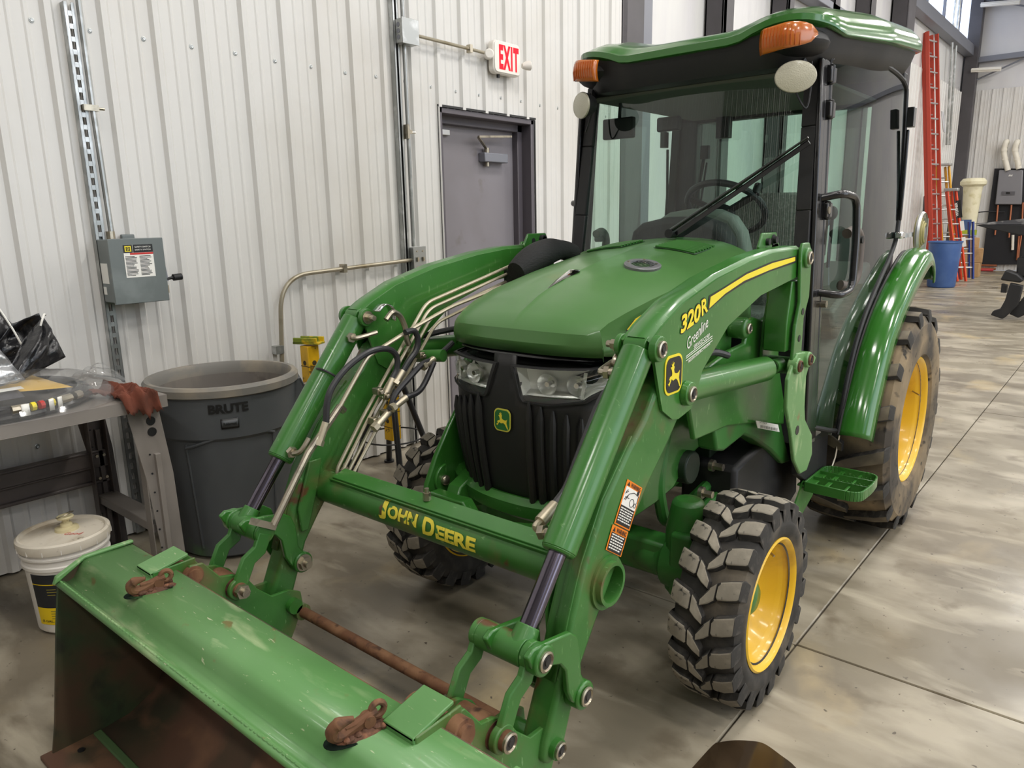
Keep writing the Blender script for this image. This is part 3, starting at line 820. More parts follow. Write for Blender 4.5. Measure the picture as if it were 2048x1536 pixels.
# embossed wave and vertical edges of the recessed panel
def can_pt(a, z, off=0.0):
    r = can_r(z) + off
    return Vector((CX + r * math.cos(a), CY + r * math.sin(a), z))
AF = math.atan2(-CY, -CX)
m = MB()
w_ = [can_pt(AF + s, .57 + .035 * math.sin((s + .35) * 3.0), .004) for s in [(-.62 + 1.3 * i / 30) for i in range(31)]]
m.tube(w_, .007, 8)
m.tube([can_pt(AF - .62, .56 - .5 * i / 6, .0) for i in range(7)], .005, 6).tube([can_pt(AF + .68, .60 - .55 * i / 6, .003) for i in range(7)], .007, 6)
m.build('panel_ridge', can_m, t)
def can_text(mb, key, a0, z0, wd, ht, off=.0155):
    vs, fs = TXT[key]
    out = []
    for p in vs:
        z = z0 + p[1] * ht; r = can_r(z) + off
        a = a0 + (p[0] - .5) * wd / r
        out.append((CX + r * math.cos(a), CY + r * math.sin(a), z))
    mb.add(out, fs)
m = MB(); can_text(m, 'BRUTE', AF + .035, .700, .165, .042); m.build('lettering', black_d, t, label='black word BRUTE')
m = MB()
def arc_rect(a0, a1, z0, z1, off):
    m.grid([[can_pt(a0 + (a1 - a0) * i / 6, z, off) for z in (z0, z1)] for i in range(7)])
arc_rect(AF - .08, AF + .15, .630, .674, .0145); m.build('maker_plate', black_d, t, solid=.002)
m = MB(); arc_rect(AF - .068, AF + .138, .636, .668, .016); m.build('maker_plate_field', can_m, t, solid=.001)
m = MB(); can_text(m, 'RUB', AF + .035, .645, .055, .014, .018); m.build('maker_name', black_d, t)
for sgn, nm in ((1, 'far'), (-1, 'near')):
    a = AF + PI / 2 * sgn
    d = Vector((math.cos(a), math.sin(a), 0)); q = Vector((-math.sin(a), math.cos(a), 0)); c0 = Vector((CX, CY, 0))
    m = MB()
    for k in (-.075, .075):
        P = [c0 + q * k + d * .300 + Vector((0, 0, .775)), c0 + q * k + d * .345 + Vector((0, 0, .775)), c0 + q * k + d * .392 + Vector((0, 0, .66)), c0 + q * k + d * .392 + Vector((0, 0, .60)), c0 + q * k + d * .300 + Vector((0, 0, .56))]
        m.prism(P, q * .006)
    m.bar(c0 + d * .372 + q * -.08 + Vector((0, 0, .68)), c0 + d * .372 + q * .08 + Vector((0, 0, .68)), .035, .03)
    m.prism([c0 + q * -.075 + d * .33 + Vector((0, 0, .775)), c0 + q * -.075 + d * .345 + Vector((0, 0, .775)), c0 + q * -.075 + d * .392 + Vector((0, 0, .66)), c0 + q * -.075 + d * .38 + Vector((0, 0, .66))], q * .15)
    m.build('handle', can_m, t, bevel=.004)

# ------------------------------------------------------------------ white pail
PX, PY = -3.01, .895
t = thing('pail', 'white five gallon pail with yellow and black label under the bench', 'pail', (PX, PY, 0))
def pail_r(z): return .128 + .018 * z / .37
MB().lathe([(.0001, .003), (.120, .003), (.128, .012), (pail_r(.26), .26), (pail_r(.262) + .008, .264), (pail_r(.262) + .009, .276), (.144, .28), (.143, .30), (.152, .304), (.153, .312), (.145, .316), (.145, .335)], (PX, PY, 0), n=48).build('body', pail_m, t)
MB().lathe([(.146, .328), (.156, .328), (.160, .345), (.158, .362), (.150, .368), (.143, .366), (.139, .356), (.06, .358), (.0001, .358)], (PX, PY, 0), n=48).build('lid', pail_lid, t)
m = MB()
for i in range(16):
    a = 2 * PI * i / 16
    m.box((PX + .1575 * math.cos(a), PY + .1575 * math.sin(a), .338), (.006, .003, .018), Matrix.Rotation(a, 3, 'Z'))
m.build('lid_rib', pail_m, t)
MB().lathe([(.042, .358), (.040, .368), (.022, .372), (.020, .385), (.013, .388), (.013, .402), (.028, .404), (.030, .410), (.026, .414), (.0001, .412)], (PX - .02, PY + .02, 0), n=24).build('spout', mat('yellowed_spout', '#cfc39a', .4), t, label='translucent yellowed pour spout')
MB().tube([(PX - .02 + .03 * math.cos(a), PY + .02 + .03 * math.sin(a), .418 + .010 * math.sin(a + 1)) for a in [2 * PI * i / 20 for i in range(21)]], .0018, 5, False).build('pull_ring', steel, t)
PF = math.atan2(-PY, -PX)
def plab(a0, a1, z0, z1, off, mm, nm, lab=None):
    g = MB().grid([[(PX + (pail_r(z) + off) * math.cos(a0 + (a1 - a0) * i / 14), PY + (pail_r(z) + off) * math.sin(a0 + (a1 - a0) * i / 14), z) for z in (z0, z1)] for i in range(15)])
    return g.build(nm, mm, t, label=lab)
plab(PF - 1.05, PF - .02, .165, .25, .001, label_black, 'label_top')
plab(PF - 1.05, PF - .02, .105, .165, .001, label_black, 'label_middle')
plab(PF - 1.05, PF - .02, .045, .115, .0014, label_yellow, 'label_bottom', 'yellow band of the label')
plab(PF - .36, PF - .04, .215, .25, .0018, label_green, 'logo_panel')
plab(PF - 1.05, PF - .02, .209, .212, .002, label_yellow, 'label_line')
mm_ = MB()
for r in range(7):
    z = .190 - r * .011 if r < 3 else .100 - (r - 3) * .010
    a0 = PF - .62; a1 = a0 + random.uniform(.16, .3)
    mm_.grid([[(PX + (pail_r(q) + .0022) * math.cos(a), PY + (pail_r(q) + .0022) * math.sin(a), q) for q in (z, z + .003)] for a in (a0, (a0 + a1) / 2, a1)])
mm_.build('label_print', label_yellow if False else mat('label_print_olive', '#8f8534', .5), t)
def pail_text(mb, key, a0, z0, wd, ht, off=.0025):
    vs, fs = TXT[key]
    mb.add([(PX + (pail_r(z0) + off) * math.cos(a0 + p[0] * wd / .13), PY + (pail_r(z0) + off) * math.sin(a0 + p[0] * wd / .13), z0 + p[1] * ht) for p in vs], fs)
m = MB(); pail_text(m, 'GAL', PF - .95, .053, .075, .012); m.build('label_size_text', label_black, t)
a = PF - .2; n_ = Vector((math.cos(a), math.sin(a), 0))
m = MB(); m.add([(PX + (.1405 + .0028) * math.cos(a + (p[0] - .5) * .16), PY + (.1405 + .0028) * math.sin(a + (p[0] - .5) * .16), .222 + p[1] * .022) for p in [(q[0], q[1]) for q in DEER]], [tuple(range(len(DEER)))]); m.build('logo_deer', label_yellow, t)
m = MB()
for i in range(12):
    a0 = PF + .32 + i * .018
    m.grid([[(PX + (pail_r(z) + .001) * math.cos(q), PY + (pail_r(z) + .001) * math.sin(q), z) for z in (.10, .13)] for q in (a0, a0 + random.uniform(.004, .011))])
    m.grid([[(PX + (pail_r(z) + .001) * math.cos(q), PY + (pail_r(z) + .001) * math.sin(q), z) for z in (.155, .185)] for q in (a0 - .15, a0 - .15 + random.uniform(.004, .011))])
m.build('barcode', black_d, t)
m = MB(); text(m, 'Good', (PX + .03, PY - .01, .358), (.75, .66, 0), (-.66, .75, 0), .065, .022, .001); m.build('marker_writing', red_d, t, label='red handwritten word on the lid')
a = PF + .25
MB().lathe([(.014, 0), (.014, .006), (.006, .008)], (PX + .148 * math.cos(a), PY + .148 * math.sin(a), .285), (math.cos(a), math.sin(a), 0), 12, True).build('handle_boss', pail_m, t)
m = MB().tube([(PX + .158 * math.cos(a + q), PY + .158 * math.sin(a + q), .285 - .10 * math.sin(q / PI * PI)) for q in [PI * i / 24 for i in range(25)]], .002, 5); m.build('bail_wire', steel, t)

# ------------------------------------------------------------------ jack stands
def jack_stand(x, y, lab, rot, ztop=.885):
    t = thing('jack_stand', lab, 'jack stand', (x, y, 0), None)
    m = MB().bb(x - .035, x + .035, y - .035, y + .035, .22, ztop - .025)
    m.build('post', stand_y, t, bevel=.004, label='chipped yellow ratchet post')
    h = MB()
    for z in (.34, .77, .56): h.cyl((x + .034, y, z), (x + .0365, y, z), .013, n=12).cyl((x, y - .0345, z), (x, y - .0365, z), .013, n=12)
    for k in range(6): h.bb(x - .0355, x + .0355, y - .0355, y + .0355, .30 + k * .09, .304 + k * .09)
    h.build('notch', mat('scraped_paint', '#3a3118', .7), t)
    MB().bar((x - .07, y - .03, ztop - .01), (x + .07, y + .03, ztop - .01), .07, .012).bar((x - .07, y + .0, ztop + .006), (x + .05, y + .06, ztop + .006), .012, .026).bar((x - .05, y - .06, ztop + .006), (x + .07, y, ztop + .006), .012, .026).build('saddle', stand_g, t, bevel=.003)
    MB().lathe([(.038, .54), (.075, .55), (.08, .60), (.06, .64), (.038, .645)], (x, y, 0), n=20).build('collar', stand_b, t)
    MB().cyl((x - .02, y - .09, .655), (x + .02, y + .10, .665), .012, n=10).build('ratchet_lever', steel, t)
    m2 = MB(); rg = []
    for i in range(4):
        a = rot + PI / 2 * i
        l = MB().cyl((x + .055 * math.cos(a), y + .055 * math.sin(a), .60), (x + .25 * math.cos(a), y + .25 * math.sin(a), .015), .018, n=12)
        l.cyl((x + .25 * math.cos(a), y + .25 * math.sin(a), 0), (x + .25 * math.cos(a), y + .25 * math.sin(a), .012), .032, n=14)
        l.build('leg', stand_b, t)
    MB().tube([(x + .185 * math.cos(a), y + .185 * math.sin(a), .24) for a in [2 * PI * i / 24 for i in range(25)]], .005, 6, False).build('brace_ring', stand_b, t)
jack_stand(-3.3, 2.25, 'jack stand with green and yellow saddle just behind the grey bin', .5)
jack_stand(-3.28, 2.77, 'jack stand behind the far loader arm, nearer the door', 1.0, .80)

# ================================================================== TRACTOR
XC = -1.475
TR = thing('tractor', 'green compact tractor with black framed cab, yellow wheels and front bucket loader', 'tractor', (XC, 2.9, 0))
def V2(o, y, z, s=1): return (XC + s * o, y, z)
def VR(o, y, z, s=1): return (XC + .03 + s * o, y, z)

# ---- wheels
def tyre(name, xc, yc, zc, R, hw, rr, n, lug_h, mats, sgn, lugdef, bulge=.0):
    """one tyre with its lugs and rim; sgn = outward x direction"""
    org = (xc, yc, zc)
    Rc = R - lug_h
    prof = [(rr - .012, -hw * .80), (rr + .012, -hw * .92), (rr + .04, -hw - bulge), ((rr + Rc) / 2, -hw - bulge * 1.6), (Rc - .045, -hw - bulge), (Rc - .012, -hw * .93), (Rc - .002, -hw * .72), (Rc, 0),
            (Rc - .002, hw * .72), (Rc - .012, hw * .93), (Rc - .045, hw + bulge), ((rr + Rc) / 2, hw + bulge * 1.6), (rr + .04, hw + bulge), (rr + .028, hw * .98 + bulge), (rr + .012, hw * .92), (rr - .012, hw * .80)]
    t = MB().lathe(prof, org, (1, 0, 0), 72).build(name, mats[0], TR, origin=org, angle=28)
    # lugs
    protos = []
    for side in (-1, 1):
        m = MB()
        for blk in lugdef:          # blk: list of stations (a fraction, s centre, half width)
            ringl = []
            for (fa, s, h) in blk:
                a = side * fa * hw
                drop = 0.0 if abs(fa) < .93 else .008
                def P(r, ss): th = ss / R; return (a, -r * math.cos(th), r * math.sin(th))
                rt = R - drop
                ringl.append([P(Rc - .006, s - h * 1.25), P(rt - .002, s - h), P(rt, s - h * .8), P(rt, s + h * .8), P(rt - .002, s + h), P(Rc - .006, s + h * 1.25)])
            if abs(blk[0][0]) > .9:     # shoulder end face runs down the sidewall
                fa, s, h = blk[0]
                a = side * (hw * 1.0 + bulge * .8)
                ringl.insert(0, [(a, -r * math.cos(q / R), r * math.sin(q / R)) for r, q in ((Rc - .05, s - h * 1.1), (Rc - .02, s - h * 1.1), (Rc - .012, s - h * .8), (Rc - .012, s + h * .8), (Rc - .02, s + h * 1.1), (Rc - .05, s + h * 1.1))])
            m.rings(ringl)
        m.v = [(v[0] + xc, v[1] + yc, v[2] + zc) for v in m.v]
        p = m.build('tread_lug', mats[1], t, origin=org, bevel=.0015, seg=1, angle=25)
        me = p.data; me.materials.append(mats[2])
        for f in me.polygons:
            c = f.center; rad = Vector((0, c.y, c.z)).normalized()
            if f.normal.dot(rad) < .8: f.material_index = 1
        protos.append((p, 0 if side < 0 else .5))
    for p, ph in protos:
        for k in range(1, n): inst(p, t, (0, 0, 0), (-(k + ph) * 2 * PI / n, 0, 0))
        p.rotation_euler = (-ph * 2 * PI / n, 0, 0)
    return t
front_lug = [[(.99, .022, .0275), (.70, .012, .0275), (.42, .004, .026), (.36, .002, .018)], [(.33, .001, .024), (.15, -.016, .023), (-.08, -.040, .011)]]
rear_lug = [[(.99, .05, .030), (.7, .03, .028), (.4, .008, .027), (.1, -.018, .026), (-.08, -.034, .018)]]
FW, RW = (2.07, .325), (3.78, .53)
for s in (1, -1):
    x = XC + (.655 if s > 0 else -.590)
    ft = tyre('front_tyre', x, FW[0], FW[1], .325, .098, .195, 20, .024, (rubber, lug_m, lug_side), s, front_lug, .004)
    ft.rotation_euler = (0, 0, math.radians(1))
    x2 = XC + s * .575
    rt = tyre('rear_tyre', x2, RW[0], RW[1], .53, .185, .285, 17, .030, (rubber_dust if s > 0 else rubber, lug_rear, lug_side), s, rear_lug, .008)
    for (xx, yy, zz, hw, rr, nm, nn, nr) in ((x, FW[0], FW[1], .098, .195, 'front_rim', 6, .075), (x2, RW[0], RW[1], .185, .285, 'rear_rim', 8, .11)):
        A = (s, 0, 0)
        e = hw * .90
        prof = [(rr - .004, -e), (rr + .008, -e + .006), (rr - .012, -e + .018), (rr - .03, -e + .03), (rr - .045, -.02), (rr - .03, e - .06), (rr - .016, e - .03), (rr + .002, e - .012), (rr + .012, e - .004), (rr + .014, e + .006), (rr + .008, e + .01), (rr - .003, e + .002), (rr - .014, e - .03), (rr - .034, e - .06)]
        dz = -.012 if nm == 'front_rim' else -.03
        prof += [(rr - .05, dz), (rr * .62, dz - .015), (rr * .50, dz - .012), (nr, dz - .012), (.0001, dz - .012)]
        rim = MB().lathe(prof, (xx, yy, zz), A, 56).build(nm, yellow, TR, angle=40, origin=(xx, yy, zz))
        rim_rot = math.radians(1) if nm == 'front_rim' else 0
        rim.rotation_euler = (0, 0, rim_rot)
        hubm = MB().lathe([(nr * .72, dz - .012), (nr * .70, dz + .045), (nr * .5, dz + .055), (.0001, dz + .058)], (xx, yy, zz), A, 24)
        hubm.build('hub', green, rim, label='green wheel hub')
        for k in range(nn):
            a = 2 * PI * k / nn + .3
            c = Vector((xx + s * (dz - .012), yy + nr * math.cos(a), zz + nr * math.sin(a)))
            MB().cyl(c, c + Vector((s * .022, 0, 0)), .0125, n=6).cyl(c + Vector((s * .022, 0, 0)), c + Vector((s * .03, 0, 0)), .006, n=8).build('wheel_nut', steel, rim)
        a = 1.15 if nm == 'front_rim' else .35
        c = Vector((xx + s * (e - .05), yy + (rr - .035) * math.cos(a), zz + (rr - .035) * math.sin(a)))
        MB().cyl(c, c + Vector((s * .035, -.015, -.012)), .004, n=8).build('valve_stem', steel, rim)
    if s > 0: MB().prism([(XC + s * (.575 - .03), 3.64, .335), (XC + s * (.575 - .03), 3.70, .325), (XC + s * (.575 - .03), 3.70, .37), (XC + s * (.575 - .03), 3.65, .38)], (s * .002, 0, 0)).build('rim_sticker', yellow_d, rim)

# ---- chassis, axle, engine
ch = MB()
ch.bb(XC - .17, XC + .17, 1.80, 2.9, .50, .62)
ch.bb(XC - .48, XC + .50, 2.04, 2.14, .31, .43)
ch.lathe([(.0001, -.10), (.09, -.09), (.11, 0), (.09, .09), (.0001, .10)], (XC, 2.09, .38), (0, 1, 0), 20)
for s in (1, -1):
    ch.lathe([(.05, 0), (.062, .05), (.062, .10), (.085, .12), (.095, .18), (.095, .25), (.0001, .255)], (XC + s * .27, 2.09, .36), (s, 0, 0), 20)
    ch.bb(XC + s * .43 - (.03 if s < 0 else 0) * 0, XC + s * .51, 2.0, 2.18, .28, .50)
    ch.lathe([(.055, .22), (.07, .24), (.07, .45), (.05, .55), (.0001, .56)], (XC + s * .45, 2.09, .04), (0, 0, 1), 16)
ch.build('front_axle', green_dark, TR, bevel=.012)
m = MB().bb(XC - .13, XC + .13, 2.75, 4.1, .35, .72)
m.lathe([(.0001, 0), (.20, .01), (.23, .06), (.23, .5), (.2, .56)], (XC, 2.75, .55), (0, 1, 0), 24, True)
m.cyl((XC - .42, 3.78, .53), (XC + .42, 3.78, .53), .11, n=20)
m.build('transmission', green_dark, TR, bevel=.01)
m = MB().bb(XC - .25, XC + .25, 1.83, 2.72, .60, 1.05)
m.build('engine', black, TR, bevel=.02)
for s in (1, -1):
  m = MB()
  for (x, y, z, sx, sy, sz) in ((.27, 2.05, .80, .05, .2, .2), (.28, 2.35, .72, .06, .15, .16), (.27, 2.2, .95, .05, .3, .08), (.30, 2.55, .66, .08, .14, .12), (.28, 1.95, .66, .06, .1, .1)):
      m.box((XC + s * x, y, z), (sx, sy, sz))
  m.cyl((XC + s * .25, 2.30, .62), (XC + s * .36, 2.30, .62), .06, n=16).cyl((XC + s * .30, 2.45, .74), (XC + s * .38, 2.62, .74), .045, n=14)
  m.build('engine_block_detail', mat('engine_black_green', '#1a2a1a', .5), TR, bevel=.006)
for s in (1, -1):
    m = MB().tube(fillet([(XC + s * .30, 2.25, .95), (XC + s * .32, 2.12, .60), (XC + s * .33, 2.16, .44), (XC + s * .35, 2.5, .52), (XC + s * .35, 2.75, .60)], .06), .022, 10)
    m.build('steering_pipe', green_dark, TR)
    MB().tube(fillet([(XC + s * .38, 2.32, .46), (XC + s * .40, 2.60, .50), (XC + s * .38, 2.9, .56)], .06), .018, 8).build('lower_pipe', green_dark, TR)
m = MB()
for k in range(5):
    m.tube(smooth_pts([(XC + .33, 2.2 + .06 * k, .95 - .02 * k), (XC + .38, 2.3 + .07 * k, .82), (XC + .34, 2.42 + .08 * k, .70 - .02 * k), (XC + .36, 2.6 + .05 * k, .62)]), .011, 8)
m.build('engine_hose', hose_m, TR)
for (y, z) in ((2.42, .60), (2.60, .58), (2.44, .74), (2.62, .73), (2.34, .52), (2.5, .50)):
    MB().cyl((XC + .38, y, z), (XC + .42, y, z), .014, n=6).cyl((XC + .37, y, z), (XC + .385, y, z), .022, n=12).build('flange_bolt', steel, TR)
for s in (1, -1): MB().yz([(1.66, .53), (1.80, .50), (2.3, .50), (2.75, .55), (2.75, .66), (2.2, .64), (1.85, .66), (1.70, .60)], XC + s * .20, XC + s * .26).build('side_rail', green, TR, bevel=.006)
m = MB()
for s in (1, -1):
    P = [V2(.312, y, z, s) for y, z in ((1.63, .49), (1.650, .60), (1.70, .69), (1.76, .77), (1.83, .855), (1.90, .93), (2.3, .97), (2.75, .97), (2.9, .93), (2.9, .64), (2.6, .675), (2.45, .675), (2.35, .655), (2.28, .61), (2.21, .565), (2.09, .548), (1.94, .542), (1.80, .49))]
    MB().prism(P, (s * .020, 0, 0)).build('frame_plate', green, TR, bevel=.005)
for s in (1, -1):
    MB().cyl(V2(.312, 1.72, .60, s), V2(.29, 1.72, .60, s), .018, n=14).ell(V2(.29, 1.72, .60, s), (.008, .018, .018)).build('guard_bolt', steel, TR)
    MB().yz([(1.735 + .055 * math.cos(q), .60 + .055 * math.sin(q)) for q in [PI * .5 + PI * i / 12 for i in range(13)]], XC + s * .312, XC + s * .300).build('weld_boss', green, TR, bevel=.003)
P = [(-1.759, 1.630, 0.587), (-1.658, 1.630, 0.584), (-1.603, 1.630, 0.587), (-1.573, 1.630, 0.549), (-1.439, 1.630, 0.546), (-1.357, 1.630, 0.561), (-1.250, 1.630, 0.596), (-1.251, 1.630, 0.543), (-1.441, 1.630, 0.489), (-1.605, 1.630, 0.487), (-1.763, 1.630, 0.519)]
m = MB().prism(P, (0, .05, 0)).build('guard_crossbar', green, TR, bevel=.006)
# front lower band
row = []
for zz, ex in ((.535, -.03), (.555, .0), (.595, .006), (.612, -.012), (.614, -.06)):
    row.append([(XC + .33 * u, 1.745 - ex - .035 + .10 * abs(u) ** 2.6, zz + .02 * abs(u) ** 2) for u in [(-1 + 2 * i / 20) for i in range(21)]])
MB().grid(row).build('front_band', green, TR, solid=.006)

# ---- hood
hood_rows = []
ST = [(1.752, .300, 1.085, .300, 1.085, 1.085), (1.742, .302, 1.12, .302, 1.12, 1.12), (1.748, .296, 1.150, .304, 1.090, 1.156), (1.760, .288, 1.164, .308, 1.088, 1.172), (1.80, .295, 1.182, .322, 1.085, 1.200), (1.88, .312, 1.207, .338, 1.08, 1.238), (2.02, .330, 1.238, .355, 1.075, 1.290), (2.25, .345, 1.275, .370, 1.07, 1.335), (2.50, .357, 1.312, .38, 1.07, 1.372), (2.72, .365, 1.335, .385, 1.07, 1.392), (2.86, .370, 1.345, .388, 1.07, 1.400), (2.875, .370, 1.33, .388, 1.07, 1.385)]
US = [-1, -.93, -.86, -.72, -.55, -.38, -.2, -.06, -.02, 0, .02, .06, .2, .38, .55, .72, .86, .93, 1]
for i, (y, wr, zr, wb, zb, zc) in enumerate(ST):
    row = [(XC - wb, 0, zb), (XC - (wr * .25 + wb * .75), 0, zb + (zr - zb) * .30), (XC - (wr * .6 + wb * .4), 0, zb + (zr - zb) * .68), (XC - wr - .002, 0, zr - .012)]
    for u in US:
        crown = zr + (zc - zr) * (1 - abs(u) ** 2.2)
        if 3 < i < 10: crown += .004 * max(0, 1 - abs(u) / .04) * (1 if i < 7 else .3)
        row.append((XC + u * wr, 0, crown))
    row += [(XC + wr + .002, 0, zr - .012), (XC + (wr * .6 + wb * .4), 0, zb + (zr - zb) * .68), (XC + (wr * .25 + wb * .75), 0, zb + (zr - zb) * .30), (XC + wb, 0, zb)]
    out = []
    for p in row:
        o = abs(p[0] - XC) / wb
        if i < 9: yy = y + .075 * max(0, (o - .1)) ** 2.5 * max(0, 1 - (y - 1.74) / .5)
        else: yy = y - (.20 if i > 9 else .10) * o ** 2
        out.append((p[0], yy, p[2]))
    hood_rows.append(out)
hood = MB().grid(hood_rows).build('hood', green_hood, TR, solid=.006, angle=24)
def hood_z(x, y):
    for a, b in zip(ST[4:], ST[5:]):
        if a[0] <= y <= b[0]:
            t = (y - a[0]) / (b[0] - a[0]); wr = a[1] + t * (b[1] - a[1]); zr = a[2] + t * (b[2] - a[2]); zc = a[5] + t * (b[5] - a[5])
            return zr + (zc - zr) * (1 - min(1, abs(x - XC) / wr) ** 2.2)
    return 1.39
# chrome arrow badge, air vent, louvres
q = [(0, 1.93), (.012, 2.0), (.019, 2.09), (.008, 2.11), (0, 2.115), (-.008, 2.11), (-.019, 2.09), (-.012, 2.0)]
m = MB(); b0 = [(XC + a, y, hood_z(XC + a, y) + .007) for a, y in q]; c0 = (XC, 2.06, hood_z(XC, 2.06) + .022)
m.add(b0 + [c0], [(i, (i + 1) % 8, 8) for i in range(8)]); m.build('hood_badge', chrome, hood)
vx, vy = -1.305, 2.25
vz = hood_z(vx, vy) + .003
nrm = Vector((.18, -.15, 1)).normalized()
m = MB().lathe([(.064, -.01), (.064, .005), (.060, .008), (.042, .008), (.040, 0), (.040, -.01)], (vx, vy, vz), nrm, 32)
vent = m.build('air_vent', mat('grey_vent_ring', '#77777a', .4, .3), hood)
m = MB().lathe([(.0001, -.002), (.040, -.002)], (vx, vy, vz), nrm, 24); m.build('vent_well', black, vent)
m = MB()
for k in range(-3, 4):
    L = math.sqrt(.039 ** 2 - (k * .0105) ** 2)
    m.bar((vx + k * .0105, vy - L, vz + .003 - .0018 * k - .15 * L), (vx + k * .0105, vy + L, vz + .003 - .0018 * k + .15 * L), .0032, .008)
m.build('vent_slat', chrome, vent)
m = MB()
for a in (.4, 1.97, 3.54, 5.1): m.cyl((vx + .047 * math.cos(a), vy + .047 * math.sin(a), vz - .0 + .006), (vx + .047 * math.cos(a), vy + .047 * math.sin(a), vz + .013 - .007 * math.cos(a) + .006 * math.sin(a)), .005, n=8)
m.build('vent_screw', steel, vent)
for s in (1, -1):
    cx = XC + s * .155
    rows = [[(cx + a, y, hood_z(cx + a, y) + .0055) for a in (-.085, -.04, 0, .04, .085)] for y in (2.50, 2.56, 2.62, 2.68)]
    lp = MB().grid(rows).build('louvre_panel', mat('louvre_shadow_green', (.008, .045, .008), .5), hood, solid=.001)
    for k in range(8):
        y = 2.51 + k * .0225
        P = [(cx + a, y, hood_z(cx + a, y) + .009) for a in (-.080, -.04, 0, .04, .080)]
        MB().tube(P, .0058, 6).build('louvre', green, lp)
# side stripe of hood
for s in (1, -1):
    st_ = [(1.885, 1.162), (1.93, 1.190), (2.05, 1.222), (2.3, 1.260), (2.68, 1.30), (2.68, 1.265), (2.3, 1.215), (2.05, 1.175), (1.94, 1.158)]
    def hx(y, z):
        for a, b in zip(ST[4:], ST[5:]):
            if a[0] <= y <= b[0]:
                t = (y - a[0]) / (b[0] - a[0]); L = [a[j] + t * (b[j] - a[j]) for j in range(6)]
                return L[3] + (L[1] - L[3]) * min(1, max(0, (z - L[4]) / (L[2] - L[4]))) ** 1.1
        return .37
    ctr = (2.2, 1.215)
    for off, mm, nm, k in ((.0095, black_d, 'stripe_edge', 1.06), (.0105, yellow_d, 'yellow_stripe', 1.0)):
        pts = [(ctr[0] + (y - ctr[0]) * (1 + (k - 1) * .3), ctr[1] + (z - ctr[1]) * k) for y, z in st_]
        MB().prism([(XC + s * (hx(y, z) + off), y, z) for y, z in pts], (s * .0008, 0, 0)).build(nm, mm, hood)
# black moulding under the hood edge, inner nose
rows = []
for zz, ex in ((1.084, 0), (1.072, .005), (1.066, -.003)):
    r_ = [(XC - .345, 2.7, zz), (XC - .35, 2.3, zz), (XC - .335, 2.0, zz)]
    r_ += [(XC + u * (.305 + ex), 1.757 - ex + .075 * abs(u) ** 2.5 + (.06 * max(0, abs(u) - .9) * 10), zz) for u in [(-1 + 2 * i / 16) for i in range(17)]]
    r_ += [(XC + .335, 2.0, zz), (XC + .35, 2.3, zz), (XC + .345, 2.7, zz)]
    rows.append(r_)
MB().grid(rows).build('hood_seal', black_gloss, TR, solid=.006)

# ---- grille
def gr(u, z, out=0.0):
    """u -1..1 across, z height; returns point on the nose surface"""
    t = (z - .60) / .48
    w_ = .250 + .058 * min(1, t * 1.15) ** .8
    yc = 1.735 - .030 * math.sin(PI * min(1, max(0, t)) * .8)
    y = yc + .095 * abs(u) ** 2.8
    if abs(u) > .9: y += (abs(u) - .9) * 1.2
    return (XC + u * (w_ + out * .5), y - out, z)
zs = [.60 + .48 * i / 12 for i in range(13)]
us = [-1 + 2 * i / 28 for i in range(29)]
gm = MB().grid([[gr(u, z) for u in us] for z in zs])
keep = []
for i in range(12):
    for j in range(28):
        zc_, uc_ = (zs[i] + zs[i + 1]) / 2, abs((us[j] + us[j + 1]) / 2)
        if not (zc_ > .94 and uc_ > .23 - .10 * (zc_ - .94) / .1) or zc_ > 1.062: keep.append(gm.f[i * 28 + j])
gm.f = keep
gril = gm.build('grille', grille_m, TR, solid=.008, angle=50)
for s in (1, -1):
    wl = [gr(s, z) for z in zs]
    MB().grid([wl, [(p[0], p[1] + .35, p[2]) for p in wl]]).build('side_screen', black, TR, solid=.004)
for s in (1, -1):
    for k, u0 in enumerate((.34, .47, .60, .73, .86)):
        ztop = .945 - .01 * k
        P = [gr(s * (u0 + .03 * (1 - (z - .6) / .35)), z, .012) for z in [.606 + (ztop - .606) * i / 8 for i in range(9)]]
        MB().tube(P, [.013] * 8 + [.004], 8).build('grille_rib', grille_m, gril)
mb_c = [gr(0, .872, .012)]
emblem(gril, gr(0, .872, .010), (1, 0, 0), (0, .03, 1), .068, .075, mat('emblem_green', '#25692f', .35, coat=.4), mat('emblem_yellow', '#e8cf3a', .4), mat('emblem_edge', '#c9c34a', .4))
